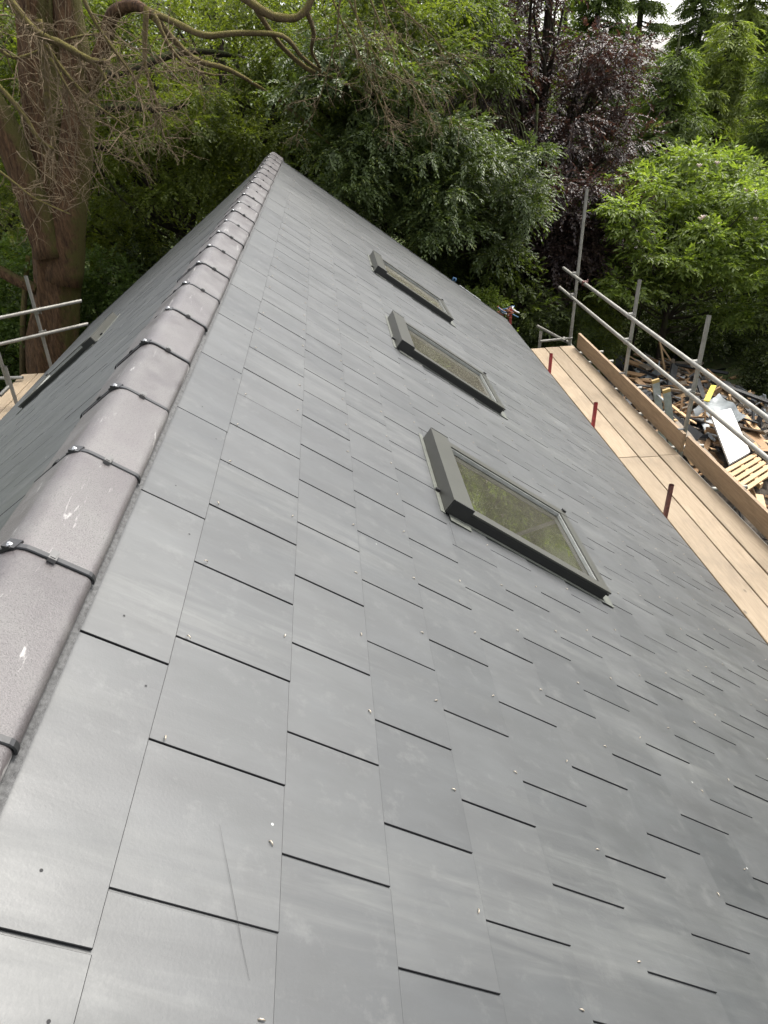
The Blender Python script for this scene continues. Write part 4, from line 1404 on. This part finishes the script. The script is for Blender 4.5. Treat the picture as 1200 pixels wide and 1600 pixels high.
mass('laurel_hedge', 'dark green hedge bush at the right edge beyond the heap', boxlumps(rs, 9.3, 12.5, 10.8, 13.5, GZ, -3.15, 90, .42), 90, 'hedge', 102, .2, 8, .065, .035)
mass('fern_bush', 'yellow-green feathery bush below the flowering shrub', boxlumps(rs, 5.5, 7.0, 14.2, 15.2, GZ, -3.35, 36, .4), 70, 'beech', 103, .34, 10, .10, .02, cat='bush', droop=.5)
mass('dark_bush', 'shaded bush under the flowering shrub', boxlumps(rs, 7.2, 11.5, 15.2, 17.0, GZ, -3.2, 70, .5), 70, 'hedge', 104, .25, 8, .08, .04, cat='bush')
mass('dark_bush', 'shaded undergrowth below the copper beech', boxlumps(rs, 3.0, 7.0, 15.5, 17.0, GZ, -2.7, 80, .5), 60, 'hedge', 105, .25, 8, .08, .045, cat='bush')
mass('leafy_bush', 'pale green leafy bush right of the big trunk', [(at(x, y, 13.2), (.45, .4, .3)) for x, y in ((150, 420), (165, 455), (190, 440), (145, 470), (175, 490), (205, 465), (150, 510), (130, 540), (185, 520))] + boxlumps(rs, -4.2, -2.4, 13.0, 13.8, GZ, -2.9, 20, .4), 80, 'shrub', 106, .24, 8, .085, .05, cat='bush')
mass('leafy_bush', 'bright undergrowth left of the big trunk behind the rails', boxlumps(rs, -7.5, -4.3, 13.2, 14.6, GZ, -1.6, 70, .45), 70, 'shrub', 107, .26, 8, .09, .05, cat='bush')
mass('leafy_bush', 'dark undergrowth along the left verge', boxlumps(rs, -3.2, 1.5, 13.5, 15.5, GZ, -1.6, 90, .5), 60, 'hedge', 108, .26, 8, .085, .05, cat='bush')
mass('leafy_bush', 'dark undergrowth under the evergreen sprays', boxlumps(rs, .5, 5.0, 13.4, 15.5, GZ, -2.2, 80, .5), 60, 'dark', 109, .26, 8, .085, .05, cat='bush')
mass('leafy_bush', 'small bright bush at the far eave corner', [(at(x, y, 12.6), (.22, .2, .16)) for x, y in ((750, 465), (765, 470), (745, 480), (775, 478), (735, 470))] + boxlumps(rs, 3.5, 4.1, 12.4, 12.8, GZ, -3.2, 6, .3), 60, 'magnolia', 110, .16, 7, .06, .035, cat='bush')
st_ = MB(); st_.path(P_([(35, 600), (36, 500), (40, 440), (44, 400)], 13.0), [.06, .055, .05, .04], 8)
a = at(35, 600, 13.0); st_.path([(a[0], a[1], GZ), a], .06, 8)
tag(st_.build('sapling_stem', LICH), 'thin pale sapling stem left of the big trunk', 'tree')

# trees around the plot, outside the picture on both sides, mirrored in the slates
def side_tree(label, x, y, R, zc, nl, seed, leaf='dark', ht=8.0):
    rs = np.random.RandomState(seed)
    lu = lumps_in(rs, (x, y, zc), R, nl, 1.25, .5)
    tree('broadleaf_tree', label, (x, y, GZ), ht, .22, lu, 42, .6, 8, .20, .11, LEAF[leaf], BARKD, seed, .25, group='trees beside the plot')
side_tree('green tree standing right of the near walkway, outside the picture', 12.2, 4.5, (2.6, 2.8, 3.2), -2.0, 46, 201)
side_tree('green tree standing far right of the near roof, outside the picture', 13.0, -1.5, (2.6, 3.0, 3.2), -2.0, 46, 202, 'shrub')
side_tree('bushy tree right behind the viewpoint, outside the picture', 12.5, -8.0, (3.0, 3.0, 3.2), -2.0, 40, 203)
side_tree('green tree left of the rear roof slope, outside the picture', -12.5, 6.0, (2.6, 3.0, 2.4), -2.9, 46, 204, ht=4.5)
side_tree('green tree left of the near ridge, outside the picture', -13.0, -.5, (2.6, 3.0, 2.4), -2.9, 44, 205, ht=4.5)

# far wood behind everything, seen only through the gaps
rs = np.random.RandomState(77)
lu = []
for _ in range(170):
    px = rs.uniform(-300, 1500); y = rs.uniform(60, 380)
    Y = rs.uniform(42, 55)
    lu.append((at(px, y if not 930 < px < 1080 else rs.uniform(110, 380), Y), (2.4, 1.6, 1.4)))
P, D = clumps(rs, lu, 90, .5)
V, T = sprays(rs, P, D, 1.0, 8, .36, .20, .25, .4)
o = bpy.data.objects.new('far_wood', tri_mesh('far_wood', V, T, LEAF['dark'])); link(o); tag(o, 'far dark wood seen through gaps between the trees', 'wood', kind='stuff')

for o in bpy.data.objects:
    if '_loc' in o.keys(): del o['_loc']
